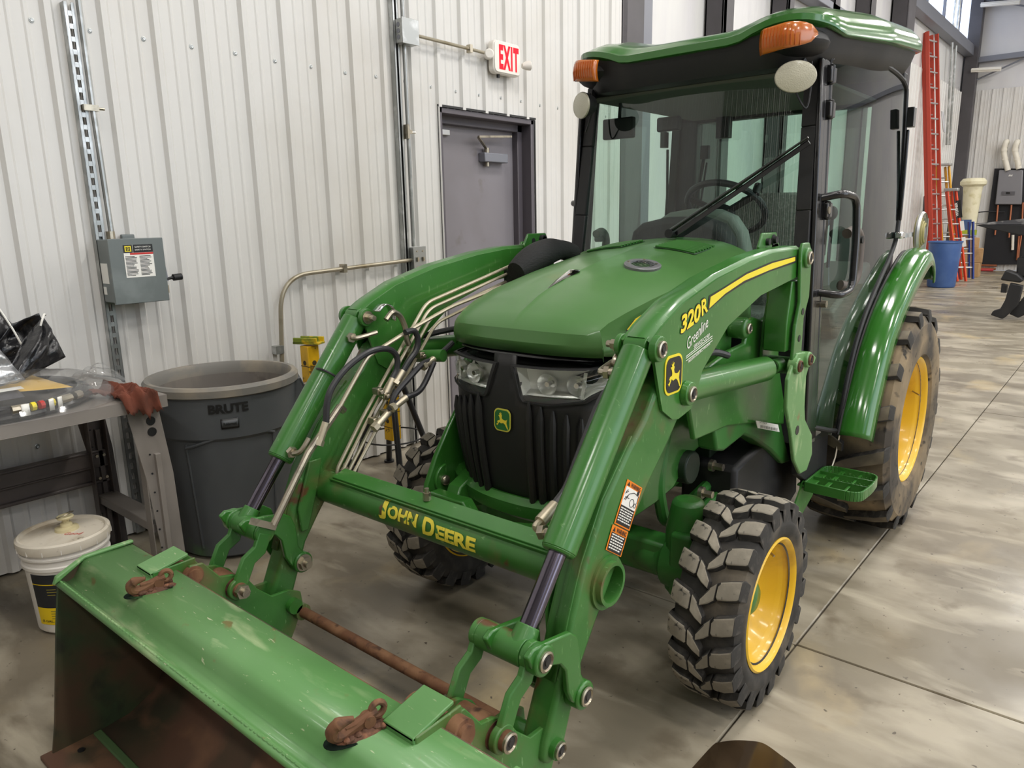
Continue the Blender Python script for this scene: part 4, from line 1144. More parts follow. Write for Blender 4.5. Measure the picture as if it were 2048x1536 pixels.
# headlights
for s in (1, -1):
    u_in, u_b = (.14, .30)
    outl = [(.13, 1.047), (.45, 1.048), (.80, 1.050), (1.0, 1.052), (1.04, 1.045), (.98, .99), (.86, .955), (.55, .940), (.27, .943), (.235, .955)]
    def hp(u, z, out):
        if u > 1: 
            p = gr(1, z, out); return (XC + s * (p[0] - XC + .01), p[1] + (u - 1) * 1.8 + .03, z)
        p = gr(u, z, out); return (XC + s * (p[0] - XC), p[1], p[2])
    def dens(o, k=4):
        r = []
        for i in range(len(o)):
            a, b = o[i], o[(i + 1) % len(o)]
            for j in range(k): r.append((a[0] + (b[0] - a[0]) * j / k, a[1] + (b[1] - a[1]) * j / k))
        return r
    D = dens(outl); cc = (.58, .998)
    def ringo(k, out): return [hp(cc[0] + (u - cc[0]) * k, cc[1] + (z - cc[1]) * k, out) for u, z in D]
    hl = MB().rings([ringo(1.12, .002), ringo(1.09, .012), ringo(1.0, .013), ringo(.96, .004), ringo(.95, -.03)], False, False).build('headlight', black, TR, label='clear wraparound headlight in black surround')
    bk = MB().rings([ringo(.97, .004), ringo(.92, -.01), ringo(.86, -.035)], False, True).build('headlight_housing', lamp_grey, hl)
    for (u, z, r) in ((.50, 1.0, .034), (.78, 1.0, .032)):
        p = Vector(hp(u, z, -.01)); d = Vector((s * .12, -1, -.05))
        m = MB().lathe([(.006, -.030), (.016, -.028), (.026, -.016), (r, .004)], p, d, 24); m.build('reflector', refl_m, hl)
        MB().cyl(p - d * .02, p + d * .004, .008, n=12).build('bulb', chrome, hl)
    P = [hp(u, .962, -.004) for u in (.27, .4, .55, .7, .85)]; Q = [hp(u, .975, -.03) for u in (.27, .4, .55, .7, .85)]
    MB().grid([P, Q]).build('reflector_lip', refl_m, hl, solid=.002)
    MB().bar(hp(.84, .955, -.004), hp(.85, 1.04, -.004), .006, .010).build('bezel_bar', lamp_grey, hl)
    n_ = len(D)
    def fan(out, k):
        r = ringo(k, out); r2 = ringo(k * .55, out + .004); c = hp(cc[0], cc[1], out + .005)
        g = MB().rings([r, r2], False, False); g.v.append(c); L = len(g.v) - 1
        g.f += [(n_ + i, n_ + (i + 1) % n_, L) for i in range(n_)]
        return g
    fan(.010, .99).build('lens', lens_glass, hl)

# ---- cab
cabw = lambda z: .560 - .055 * max(0, (z - .7)) / 1.35         # half width of the cab at height z
def ws(u, z):                                                    # windshield surface
    w_ = cabw(z) - .02
    y = 2.82 + .10 * (z - 1.2) / .85
    return (XC + u * w_, y + .06 * (abs(u) ** 2 - 1) + .0, z)
zz_ = [.98, 1.2, 1.5, 1.8, 2.05]
wsg = MB().grid([[ws(u, z) for u in [(-1 + 2 * i / 16) for i in range(17)]] for z in zz_]).build('windshield', cab_glass, TR)
for s in (1, -1):
    P = [ws(s * .985, z) for z in zz_]
    m = MB()
    for a, b in zip(P, P[1:]): m.bar(a, b, .055, .03, (0, 1, 0))
    m.build('windshield_frame', black, TR, bevel=.004)
def sx(z): return cabw(z) + .008
# door
DOOR = [(2.905, .665), (3.19, .600), (3.215, .615), (3.25, .70), (3.31, .82), (3.40, .95), (3.53, 1.07), (3.72, 1.19), (3.92, 1.30), (4.03, 1.40), (4.07, 1.6), (4.075, 1.95), (4.05, 2.04), (3.85, 2.075), (3.5, 2.085), (3.1, 2.07), (2.985, 2.035), (2.965, 1.95)]
DOOR = [(y - .22 * max(0, (y - 2.9) / 1.17), z) for y, z in DOOR]
for s in (1, -1):
    bulge = lambda y, z: .014 * math.sin(PI * min(1, max(0, (y - 2.9) / .95))) + .062 * max(0, (y - 2.9) / .95)
    def dp(y, z, off=0): return (XC + s * (sx(z) + bulge(y, z) + off), y, z)
    # pane built as rows between the front edge and the rear edge
    rows = []
    def rear_y(z):
        for (a, b) in zip(DOOR[1:12], DOOR[2:13]):
            if a[1] <= z <= b[1]: return a[0] + (b[0] - a[0]) * (z - a[1]) / (b[1] - a[1] + 1e-9)
        return 3.845
    for i in range(25):
        z = .60 + (2.07 - .60) * i / 24
        yf = 2.905 + .06 * (z - .66) / 1.3
        yr = rear_y(z)
        rows.append([dp(yf + (yr - yf) * j / 12, z + (.012 * math.sin(PI * j / 12) if i == 24 else 0)) for j in range(13)])
    dr = MB().grid(rows).build('door', cab_glass, TR, label='frameless tinted glass door')
    MB().tube([dp(y, z) for y, z in smooth_pts([(a, b, 0) for a, b in DOOR + DOOR[:1]], 3) for _ in (0,)] if False else [dp(p[0], p[1]) for p in smooth_pts([(a, b, 0) for a, b in DOOR + DOOR[:1]], 3)], .010, 8, False).build('door_seal', black, dr)
    # hinge pillar with channel strips
    m = MB()
    for (o, dy, wd) in ((.0, 0, .055), (.018, -.035, .018), (.018, .035, .018)):
        m.bar(V2(sx(.62) - .015 + o, 2.865 + dy, .62, s), V2(sx(2.03) - .015 + o, 2.93 + dy, 2.03, s), wd, .05, (0, 1, 0))
    m.build('front_pillar', black_gloss, TR, bevel=.006)
    for z in (1.86, 1.98, 1.50): MB().box(V2(sx(z) + .018, 2.945, z, s), (.02, .06, .055)).cyl(V2(sx(z) + .02, 2.94, z - .035, s), V2(sx(z) + .02, 2.94, z + .035, s), .011, n=10).build('hinge', black_gloss, dr, bevel=.004)
    m = MB().tube(fillet([dp(2.91, 1.545, .005), dp(2.93, 1.56, .075), dp(3.05, 1.545, .075), dp(3.06, 1.40, .075), dp(3.04, 1.20, .075), dp(2.93, 1.185, .075), dp(2.91, 1.195, .005)], .045, 6), .0145, 12)
    m.build('grab_handle', black_gloss, dr, label='black tubular grab handle')
    for z in (1.50, 1.15): MB().cyl(dp(2.93, z, .0), dp(2.93, z, .028), .014, n=12).build('cap_bolt', steel, dr)
    m = MB().tube(fillet([dp(3.10, 1.41, .025), dp(3.17, 1.425, .03), dp(3.22, 1.39, .03), dp(3.20, 1.24, .03), dp(3.13, 1.20, .03), dp(3.09, 1.21, .01)], .03, 5), .020, 12)
    m.build('door_pull', mat('taupe_plastic', '#5b524b', .6), dr)
    MB().cyl(dp(3.165, 1.385, .03), dp(3.165, 1.385, .062), .015, n=12).build('door_knob', black, dr)
    m = MB().bar(dp(3.84, 1.50, -.03), dp(3.845, 2.05, -.03), .05, .05, (0, 1, 0)).bar(dp(3.80, 1.32, -.03), dp(3.84, 1.52, -.03), .04, .04, (0, 1, 0))
    m.build('rear_pillar', black, TR, bevel=.006)
    m = MB().box(dp(3.815, 1.90, .035), (.03, .045, .085)).tube([dp(3.83, 1.85, .02), dp(3.84, 1.6, .01), dp(3.83, 1.45, .005)], .008, 8)
    m.build('rear_latch', black_gloss, dr, bevel=.006)
    MB().box(dp(3.79, 1.385, .02), (.03, .07, .03)).build('door_lock', chrome, dr, bevel=.006)
# cab body: floor, lower sides, rear wall
m = MB().bb(XC - .50, XC + .50, 2.88, 3.88, .60, .68)
m.yz([(2.84, .60), (2.84, 1.02), (2.90, 1.02), (2.90, .60)], XC - .53, XC + .53)
m.build('cab_floor', dark_interior, TR, bevel=.01)
for s in (1, -1):
    m = MB().prism([V2(sx(.6) - .02, y, z, s) for y, z in ((2.83, .70), (2.93, .66), (3.19, .60), (3.20, .42), (3.16, .36), (2.95, .42), (2.84, .48))], (-s * .03, 0, 0))
    m.build('cab_skirt', black, TR, bevel=.004)
    m = MB()
    prof_in = [(3.78 - .575 * math.cos(a), .53 + .575 * math.sin(a)) for a in [.05 + (PI * .62) * i / 12 for i in range(13)]]
    rows = [[V2(sx(z) - .012, y, z, s) for y, z in prof_in], [V2(.30, y, z, s) for y, z in prof_in]]
    m.grid([[V2(.30, y, z, s) for y, z in prof_in], [V2(.30, y, .6, s) for y, z in prof_in]])
    m.grid(rows); m.build('wheel_house', grey_plastic, TR, solid=.02)
    MB().yz([(3.28, 1.08), (3.75, 1.26), (3.83, 1.26), (3.83, .9), (3.4, .9)], XC + s * .30, XC + s * .50).build('side_console', grey_plastic, TR, bevel=.02)
m = MB()
m.bb(XC - .56, XC + .56, 3.84, 3.89, .62, 1.24).bb(XC - .57, XC - .43, 3.83, 3.89, 1.2, 2.10).bb(XC + .44, XC + .57, 3.83, 3.89, 1.2, 2.10).bb(XC - .56, XC + .56, 3.83, 3.89, 1.97, 2.10)
m.build('rear_frame', black, TR, bevel=.008)
MB().bb(XC - .48, XC + .48, 3.86, 3.866, 1.2, 2.0).build('rear_window', cab_glass, TR)
MB().bb(XC - .30, XC - .23, 3.78, 3.83, 1.88, 2.05).build('rear_wiper_motor', black, TR, bevel=.004)
# roof
def rr_pts(hx_, y0, y1, r, n=8):
    out = []
    for cx, cy, a0 in ((hx_ - r, y1 - r, 0), (-hx_ + r, y1 - r, PI / 2), (-hx_ + r, y0 + r, PI), (hx_ - r, y0 + r, 1.5 * PI)):
        for j in range(n + 1):
            a = a0 + PI / 2 * j / n
            out.append((cx + r * math.cos(a), cy + r * math.sin(a)))
    return out
def subdiv(o, k=4):
    r = []
    for i in range(len(o)):
        a, b = o[i], o[(i + 1) % len(o)]
        L = math.hypot(b[0] - a[0], b[1] - a[1]); kk = max(1, int(L / .05))
        for j in range(kk): r.append((a[0] + (b[0] - a[0]) * j / kk, a[1] + (b[1] - a[1]) * j / kk))
    return r
XR = XC + .03
base = subdiv(rr_pts(.595, 2.705, 4.03, .20))
def rring(k_in, z, sh, lift=0):
    out = []
    for (a, y) in base:
        cx_, cy_ = 0, 3.36
        a = a * (1 - .13 * max(0, min(1, (3.4 - y) / .7)))
        dx, dy = a - cx_, y - cy_
        fx = max(0, 1 - k_in / .575); fy = max(0, 1 - k_in / .75)
        X, Y = dx * fx, cy_ + dy * fy
        br = max(0, 1 - ((abs(a) - .44) / .20) ** 2) * max(0, 1 - ((y - 2.72) / .22) ** 2) if abs(abs(a) - .44) < .2 and y < 2.94 else 0
        shd = max(0, min(1, (abs(X) - .18) / .22)) ; shd = shd * shd * (3 - 2 * shd)
        rise = .105 * (Y - 2.72) / 1.3 - .02 * max(0, 1 - (Y - 2.7) / .25) * (z > 2.13)
        out.append((XR + X, Y, z + sh * shd * (1.15 + .55 * max(0, min(1, (Y - 2.8) / .5))) + lift * br + rise))
    return out
rf = MB().rings([rring(.012, 2.085, 0, .045), rring(0, 2.09, 0, .05), rring(.0, 2.115, .0, .045), rring(.015, 2.138, .006, .035), rring(.04, 2.152, .016, .02), rring(.09, 2.160, .028, .01), rring(.18, 2.166, .034), rring(.30, 2.17, .034), rring(.45, 2.172, .02), rring(.56, 2.173, .01)], True, True).build('roof', green_gloss, TR, angle=50)
fas = MB().rings([rring(.11, 1.985, 0), rring(.06, 1.995, 0), rring(.035, 2.04, 0), rring(.02, 2.09, 0, .05)], True, False).build('roof_fascia', black, TR, angle=50)
MB().bb(XC - .46, XC + .46, 2.83, 3.84, 1.985, 2.0).build('headliner', headliner, TR, bevel=.01)
for s in (1, -1):
    # lamp pod and amber signal at each front corner
    m = MB().ell(VR(.395, 2.84, 2.078, s), (.125, .125, .056), 20, 10)
    pod = m.build('lamp_pod', black, TR)
    rows = []
    for i in range(13):
        t = -1 + 2 * i / 12
        aa = .42 + .08 * t
        yy = 2.672 + .075 * max(0, t + .1) ** 2.2 + .012 * (t < -.9)
        hh = .038 * math.sqrt(max(.0, 1 - abs(max(0, t)) ** 3.0)) + .001
        zc_ = 2.082 + .010 * t
        rows.append([VR(aa, yy + .012 * (abs(q)) ** 2, zc_ + hh * q, s) for q in (-1, -.85, -.5, 0, .5, .85, 1)])
    ts = MB().grid(rows).build('turn_signal', amber, TR, solid=.012, label='amber turn signal lens')
    m = MB()
    for i in range(1, 12):
        t = -1 + 2 * i / 14 + .04
        yq = 2.664 + .075 * max(0, t + .1) ** 2.2; aq = .42 + .08 * t
        m.bar(VR(aq, yq + .006, 2.050, s), VR(aq, yq, 2.082, s), .003, .003).bar(VR(aq, yq, 2.082, s), VR(aq, yq + .008, 2.113, s), .003, .003)
    m.build('lens_rib', mat('amber_dark', (.5, .1, .01), .3), ts)
    # work light below
    c = Vector(VR(.450, 2.735, 1.955, s)); d = Vector((s * .15, -1, -.10)).normalized()
    d = Vector((s * .45, -.9, -.06)).normalized()
    sd = d.cross(Vector((0, 0, 1))).normalized(); uu = sd.cross(d)
    def lamp(prof): return MB().rings([[c + d * h + sd * (r * 1.32 * math.cos(q)) + uu * (r * math.sin(q)) for q in [2 * PI * i / 32 for i in range(32)]] for r, h in prof])
    wl = lamp([(.020, -.06), (.038, -.045), (.051, -.012), (.054, .0)]).build('work_light', black, TR, label='oval black work light with clear ribbed lens')
    lamp([(.053, .0), (.051, .006), (.035, .011), (.001, .013)]).build('lens', lensw, wl)
    MB().bar(c - d * .05, c - d * .05 + Vector((s * .02, .05, .06)), .015, .03).tube(smooth_pts([c - d * .05 + Vector((0, 0, -.03)), c + Vector((s * .02, .06, -.10)), c + Vector((s * .02, .10, -.02)), c + Vector((s * .02, .09, .06))]), .004, 6).build('bracket', black, wl)
# wiper
m = MB()
a = [(-1.469, 2.745, 1.431), (-1.202, 2.745, 1.591), (-0.942, 2.745, 1.750)]
m.tube([a[0], a[1], a[2]], [.008, .007, .004], 8)
m.bar((a[0][0] + .02, a[0][1] + .015, a[0][2] - .012), (a[2][0] + .0, a[2][1] + .015, a[2][2] - .015), .006, .018)
wp = m.build('wiper', black_gloss, TR)
MB().cyl(Vector(a[0]) + Vector((0, .05, -.01)), Vector(a[0]) + Vector((0, -.012, -.01)), .018, n=14).build('wiper_pivot', black, wp)
# interior
P = [(-1.817, 2.930, 1.299), (-1.776, 2.930, 1.366), (-1.762, 2.930, 1.426), (-1.716, 2.930, 1.463), (-1.593, 2.930, 1.487), (-1.441, 2.930, 1.486), (-1.351, 2.930, 1.455), (-1.311, 2.930, 1.400), (-1.294, 2.930, 1.309)]
MB().prism(P, (0, .12, 0)).build('instrument_cowl', dark_interior, TR, bevel=.03, seg=3)
P = [(-1.759, 3.100, 1.291), (-1.763, 3.100, 1.456), (-1.674, 3.100, 1.506), (-1.563, 3.100, 1.521), (-1.444, 3.100, 1.516), (-1.369, 3.100, 1.485), (-1.321, 3.100, 1.422), (-1.299, 3.100, 1.342), (-1.292, 3.100, 1.279)]
MB().prism(P, (0, .10, 0)).build('dashboard_hood', mat('light_grey_plastic', '#8d938c', .6), TR, bevel=.025, seg=3)
MB().bb(XC - .13, XC + .17, 3.02, 3.2, .68, 1.2).build('steering_column', dark_interior, TR, bevel=.02)
c = Vector((XC - .01, 3.30, 1.520)); ax = Vector((0, .62, .78)).normalized()
u = Vector((1, 0, 0)); v = ax.cross(u)
sw = MB().tube([c + (u * math.cos(q) + v * math.sin(q)) * .178 for q in [2 * PI * i / 40 for i in range(41)]], .015, 10, False).build('steering_wheel', mat('wheel_grip', '#2e2f33', .5), TR)
m = MB().cyl(c - ax * .05, c - ax * .015, .05, n=20)
for q in (.5 * PI, PI * 1.15, PI * 1.85): m.bar(c - ax * .03, c + (u * math.cos(q) + v * math.sin(q)) * .172, .03, .012, ax)
m.cyl(c - ax * .05, c - ax * .35, .03, n=14)
m.build('spoke', dark_interior, sw)
MB().cyl(c + u * .165 + v * -.09, c + u * .165 + v * -.09 + ax * .05, .018, n=12).build('steering_knob', black, sw)
m = MB()
rows = []
for z, hw_, yb in ((.98, .25, 3.58), (1.2, .26, 3.60), (1.4, .25, 3.64), (1.52, .23, 3.66), (1.575, .18, 3.68), (1.59, .09, 3.69)):
    rows.append([(XC + .09 + hw_ * math.cos(q), yb + .085 * math.sin(q), z) for q in [2 * PI * i / 28 for i in range(28)]])
seat = MB().rings(rows).build('seat', seat_m, TR, bevel=.0)
MB().bb(XC - .16, XC + .34, 3.20, 3.60, .92, 1.06).build('seat_cushion', seat_m, seat, bevel=.04, seg=3)
MB().bb(XC - .10, XC + .26, 3.26, 3.58, .68, .92).build('seat_base', dark_interior, seat, bevel=.02)
for s in (1, -1): MB().bar(V2(.30, 3.42, 1.16, s), V2(.30, 3.78, 1.20, s), .06, .06).build('armrest', dark_interior, seat, bevel=.02)
m = MB()
for (x, y, z, h) in ((.40, 3.5, 1.25, .24), (.34, 3.62, 1.3, .16)):
    m.cyl(V2(x, y, z), V2(x + .01, y - .02, z + h), .008, n=8).ell(V2(x + .01, y - .02, z + h), (.022, .022, .03))
m.build('control_lever', black, TR)
m = MB()
P = [(-1.693, 3.350, 1.434), (-1.652, 3.350, 1.597), (-1.621, 3.350, 1.778)]
m.tube(P, .008, 8)
m.box(P[2], (.04, .02, .06))
m.tube([(-1.693, 3.350, 1.434), (-1.633, 3.350, 1.562), (-1.610, 3.350, 1.732)], .005, 8)
m.build('shift_lever', dark_interior, TR)
m = MB().box((XC - .40, 3.0, 1.88), (.16, .03, .09)).bar((XC - .40, 3.0, 1.9), (XC - .38, 2.98, 2.0), .015, .015)
m.build('mirror', black, TR, bevel=.01)
MB().box([(-1.894, 3.500, 1.941)][0], (.13, .03, .07)).build('rear_view_mirror', black, TR, bevel=.01)
for xo in (.28, -.33): MB().lathe([(.0001, 0), (.10, .0), (.11, -.02), (.08, -.03), (.0001, -.03)], (XC + xo, 3.0, 1.985), (0, 0, -1), 24).build('air_outlet', dark_interior, TR)

# ---- rear fenders
FN = smooth_pts([(3.135, .585, 0), (3.185, .69, 0), (3.25, .80, 0), (3.33, .92, 0), (3.45, 1.04, 0), (3.61, 1.15, 0), (3.79, 1.24, 0), (3.94, 1.295, 0), (4.04, 1.29, 0), (4.11, 1.225, 0), (4.13, 1.16, 0)], 4)
for s in (1, -1):
    rows = []
    for i, p in enumerate(FN):
        y, z = p[0], p[1]
        a = FN[max(0, i - 1)]; b = FN[min(len(FN) - 1, i + 1)]
        tn = Vector((b[0] - a[0], b[1] - a[1])).normalized(); nn = Vector((-tn[1], tn[0]))
        r_ = []
        for (o, d) in ((.605, -.02), (.608, .0), (.622, .012), (.65, .018), (.688, .012), (.712, -.004), (.722, -.03), (.724, -.06)):
            r_.append(V2(o, y + nn[0] * d, z + nn[1] * d, s))
        rows.append(r_)
    fd = MB().grid(rows, flip=(s < 0)).build('rear_fender', green_gloss, TR, solid=.008, angle=60)
    MB().tube([V2(.603, p[0], p[1] + .0, s) for p in FN], .009, 8).build('fender_trim', black, fd)
    pass
# step
stp = TR
for s in (1, -1):
    y0, y1, xa, xb, z = 2.905, 3.17, .555, .775, .415
    loop = fillet([V2(xa, y0, z, s), V2(xb - .01, y0 - .01, z, s), V2(xb, (y0 + y1) / 2, z, s), V2(xb - .01, y1, z, s), V2(xa, y1, z, s), V2(xa, y0, z, s)], .05, 6)
    m = MB()
    for a_, b_ in zip(loop, loop[1:]): m.bar(a_, b_, .008, .04)
    for k in (.36, .68): m.bar(V2(xa, y0 + (y1 - y0) * k, z, s), V2(xb, y0 + (y1 - y0) * k, z, s), .004, .034)
    for k in (.33, .66): m.bar(V2(xa + (xb - xa) * k, y0, z + .003, s), V2(xa + (xb - xa) * k, y1, z + .003, s), .018 if k < .5 else .01, .006)
    m.bb(XC + s * (xa - .03), XC + s * (xa + .03), y0, y1, z - .004, z + .004)
    st_ = m.build('step', green, TR, bevel=.002, label='green open grate side step')
    MB().prism([V2(xa - .01, y, zz, s) for y, zz in ((2.92, .43), (3.12, .42), (3.05, .33), (2.90, .27), (2.78, .30))], (-s * .006, 0, 0)).build('step_bracket', green_dirty, st_)
    m = MB()
    for i in range(12):
        for yy in (y0 + .09, y0 + .18): m.box(V2(xa + .04 + i * .016, yy, z + .022, s), (.004, .004, .006))
    m.build('grip_tooth', green, st_)
# belly tank between the wheels
for s in (1, -1): MB().prism([V2(.46, y, z, s) for y, z in ((2.44, .38), (2.44, .60), (2.84, .66), (2.95, .60), (3.10, .46), (3.12, .30), (2.95, .24), (2.55, .26))], (-s * .22, 0, 0)).build('fuel_tank', black, TR, bevel=.02)
for s in (1, -1): MB().tube([V2(.575, 3.27, .60, s), V2(.565, 3.25, .45, s), V2(.56, 3.22, .40, s)], .006, 6).build('brake_line', steel, TR)

# ================================================================== LOADER
XL = -1.46
LO, LI = .59, .505          # outer / inner face offsets of the arm boxes
def L(o, y, z, s=1): return (XL + s * o, y, z)
def bolt_head(p, s, parent, r=.02, mm=None, nm='pin', deep=.012):
    p = Vector(p)
    o = MB().lathe([(r, 0), (r, deep), (r * .80, deep + .002), (r * .70, deep - .002), (.0001, deep - .002)], p, (s, 0, 0), 20).build(nm, mm or steel, parent)
    MB().lathe([(r * .69, deep - .0016), (r * .35, deep - .001), (r * .32, deep + .002), (.0001, deep + .002)], p, (s, 0, 0), 12).build('pin_socket', rubber, parent)
B_, C_, D_, E_, P1, P2 = (1.085, .590), (1.235, .425), (.985, .450), (1.165, .315), (1.566, 1.178), (1.735, 1.035)
UP = [(2.545, 1.375), (2.30, 1.372), (2.135, 1.357), (1.907, 1.322), (1.713, 1.274), (1.600, 1.225), (1.549, 1.195), (1.569, 1.14), (1.600, 1.045), (1.613, 1.012), (1.667, .978), (1.70, .972), (1.77, .985), (1.800, 1.022), (1.83, 1.08), (1.916, 1.137), (1.986, 1.183), (2.213, 1.249), (2.545, 1.286)]
LW = [(1.60, 1.075), (1.545, 1.005), (1.472, .946), (1.371, .847), (1.286, .718), (1.235, .60), (1.19, .47), (1.135, .345), (1.125, .30), (1.15, .275), (1.20, .285), (1.275, .472), (1.329, .545), (1.404, .638), (1.484, .735), (1.568, .826), (1.66, .905), (1.73, .975), (1.75, 1.06), (1.68, 1.12)]
def strap(pts, w, x0, x1, boss=.032):
    """flat link plate following points in yz with round ends"""
    m = MB()
    P = [Vector((p[0], p[1])) for p in pts]
    n = len(P); left = []; right = []
    for i, p in enumerate(P):
        d = (P[min(i + 1, n - 1)] - P[max(i - 1, 0)]).normalized(); q = Vector((-d[1], d[0]))
        left.append(p + q * w / 2); right.append(p - q * w / 2)
    m.yz([tuple(a) for a in left + right[::-1]], x0, x1)
    for p in (P[0], P[-1]): m.cyl((x0 - .001, p[0], p[1]), (x1 + .001, p[0], p[1]), boss, n=24)
    return m
for s in (1, -1):
    X = lambda o: XL + s * o
    # upper boom: outer plate, inner plate, top skin, bottom skin -> one welded box
    m = MB()
    box_side = [(2.545, 1.375), (2.30, 1.372), (2.135, 1.357), (1.907, 1.322), (1.713, 1.274), (1.600, 1.225), (1.549, 1.195)]
    low_side = [(1.60, 1.09), (1.72, 1.12), (1.83, 1.10), (1.916, 1.137), (1.986, 1.183), (2.213, 1.249), (2.545, 1.286)]
    m.yz(UP, X(LO - .008), X(LO)); m.yz(UP, X(LI), X(LI + .008))
    top = [(y, z) for y, z in box_side]
    rows = [[(X(LI + .004), y, z - .002) for y, z in top], [(X(LI + .02), y, z + .010) for y, z in top], [(X(LO - .02), y, z + .010) for y, z in top], [(X(LO - .004), y, z - .002) for y, z in top], [(X(LO), y, z - .014) for y, z in top]]
    m.grid(rows, flip=(s > 0))
    m.grid([[(X(LI), y, z - .014) for y, z in top], [(X(LI + .004), y, z - .002) for y, z in top]], flip=(s > 0))
    m.grid([[(X(LI + .004), y, z) for y, z in low_side[1:]], [(X(LO - .004), y, z) for y, z in low_side[1:]]])
    m.yz([(2.545, 1.375), (2.535, 1.375), (2.535, 1.286), (2.545, 1.286)], X(LI), X(LO))
    arm = m.build('loader_arm', green, TR, angle=35, label='upper loader boom nearer the camera with yellow stripe' if s > 0 else 'upper loader boom on the wall side')
    # lower boom
    m = MB().yz(LW, X(LI + .006), X(LO - .009))
    low = m.build('lower_arm', green_dirty, TR, bevel=.012, seg=3)
    # front face grooves of the lower boom
    gp = [(1.50, .968), (1.371, .843), (1.286, .714), (1.235, .597), (1.185, .465)]
    m = MB().grid([[(X(LI + .034), y - .003, z + .003) for y, z in gp], [(X(LI + .050), y + .003, z - .003) for y, z in gp], [(X(LI + .066), y - .003, z + .003) for y, z in gp]])
    m.build('weld_seam', green_dirty, low, solid=.004)
    # stiffener below elbow
    # pins at the elbow
    for (p, r) in ((P1, .021), (P2, .021)):
        MB().cyl((X(LO), p[0], p[1]), (X(LO + .018), p[0], p[1]), .034, .031, n=24).build('boss', green, arm, bevel=.002); MB().cyl((X(LI), p[0], p[1]), (X(LI - .014), p[0], p[1]), .030, n=24).build('boss', green, arm, bevel=.002)
        bolt_head((X(LO + .018), p[0], p[1]), s, arm, r, deep=.006)
        m = MB().cyl((X(LI - .014), p[0], p[1]), (X(LI - .036), p[0], p[1]), .014, n=6).cyl((X(LI - .036), p[0], p[1]), (X(LI - .05), p[0], p[1]), .009, n=10).cyl((X(LI - .012), p[0], p[1]), (X(LI - .018), p[0], p[1]), .022, n=16); m.build('nut', steel, arm)
    # bucket cylinder
    def al(t, a=P1, b=B_): return (X(.548), a[0] + (b[0] - a[0]) * t, a[1] + (b[1] - a[1]) * t)
    cyb = MB().cyl(al(.02), al(.70), .041, n=32).cyl(al(.70), al(.71), .041, .036, n=32).cyl((X(LI + .012), P1[0], P1[1]), (X(LO - .012), P1[0], P1[1]), .030, n=20).build('bucket_cylinder', green, TR, bevel=.002)
    MB().cyl(al(.70), al(.95), .0215, n=24).build('cylinder_rod', rod_m, cyb, label='dark chromed cylinder rod')
    MB().cyl(al(.93), al(1.0), .026, .032, n=20).cyl((X(.445), B_[0], B_[1]), (X(.570), B_[0], B_[1]), .033, n=28).build('rod_end', green_dirty, cyb, bevel=.002)
    # port fittings on inner side of the cylinder
    q = Vector(al(.655))
    if s < 0: MB().cyl(q, q + Vector((-s * .06, -.012, -.005)), .013, n=10).tube(smooth_pts([q + Vector((-s * .06, -.012, -.005)), q + Vector((-s * .085, .0, .005)), q + Vector((-s * .09, .03, .04))]), .009, 8).cyl(q + Vector((-s * .045, -.01, 0)), q + Vector((-s * .058, -.012, -.004)), .018, n=6).build('hose_fitting', steel, cyb)
    else: MB().cyl(q, q + Vector((-.062, -.012, -.005)), .013, n=10).cyl(q + Vector((-.045, -.01, 0)), q + Vector((-.06, -.012, -.004)), .018, n=6).build('hose_fitting', steel, cyb)
    q2 = Vector(al(.10)); MB().cyl(q2, q2 + Vector((-s * .055, -.02, .0)), .012, n=10).cyl(q2 + Vector((-s * .045, -.017, 0)), q2 + Vector((-s * .057, -.02, 0)), .017, n=6).tube(smooth_pts([q2 + Vector((-s * .055, -.02, .0)), q2 + Vector((-s * .075, -.01, 0)), q2 + Vector((-s * .085, .06, .01))]), .008, 8).build('hose_fitting', steel, cyb)
    if s > 0:
        hs = MB().tube(smooth_pts([(-1.000, 1.326, 0.813), (-1.000, 1.346, 0.822), (-1.000, 1.387, 0.847), (-1.000, 1.427, 0.900), (-1.000, 1.464, 0.949), (-1.000, 1.506, 1.003), (-1.000, 1.542, 1.041), (-1.000, 1.591, 1.069)], 5), .0135, 10).build('hydraulic_hose', hose_m, cyb)
        MB().cyl(*[(-1.000, 1.275, 0.795), (-1.000, 1.334, 0.817)], .0155, n=12).build('hose_ferrule', tube_m, cyb)
        MB().tube(smooth_pts([(-1.000, 1.297, 0.759), (-1.000, 1.271, 0.774), (-1.000, 1.259, 0.790), (-1.000, 1.279, 0.796)], 4), .009, 8).build('hose_elbow', tube_m, cyb)
    # bellcrank bracket fixed to the arm, inner and outer
    BR = [(1.036, 0.617), (1.056, 0.629), (1.114, 0.620), (1.186, 0.606), (1.211, 0.587), (1.223, 0.549), (1.227, 0.484), (1.258, 0.431), (1.262, 0.405), (1.233, 0.398), (1.194, 0.428), (1.177, 0.461), (1.169, 0.521), (1.149, 0.547), (1.113, 0.561), (1.085, 0.564), (1.052, 0.584)]
    m = MB().yz(BR, X(LI - .006), X(LI - .022)).cyl((X(LI + .01), C_[0], C_[1]), (X(LI - .03), C_[0], C_[1]), .034, n=24).build('bellcrank', green, TR, bevel=.004)
    m = MB().yz(BR, X(LO + .006), X(LO + .022))
    m.cyl((X(LO), B_[0], B_[1]), (X(LO + .030), B_[0], B_[1]), .034, n=24).cyl((X(LO - .01), C_[0], C_[1]), (X(LO + .028), C_[0], C_[1]), .034, n=24)
    bk = m.build('bellcrank', green, TR, bevel=.004)
    for p in (B_, C_): bolt_head((X(LO + .030), p[0], p[1]), s, bk, .023, rust_weld if False else steel, deep=.004); 
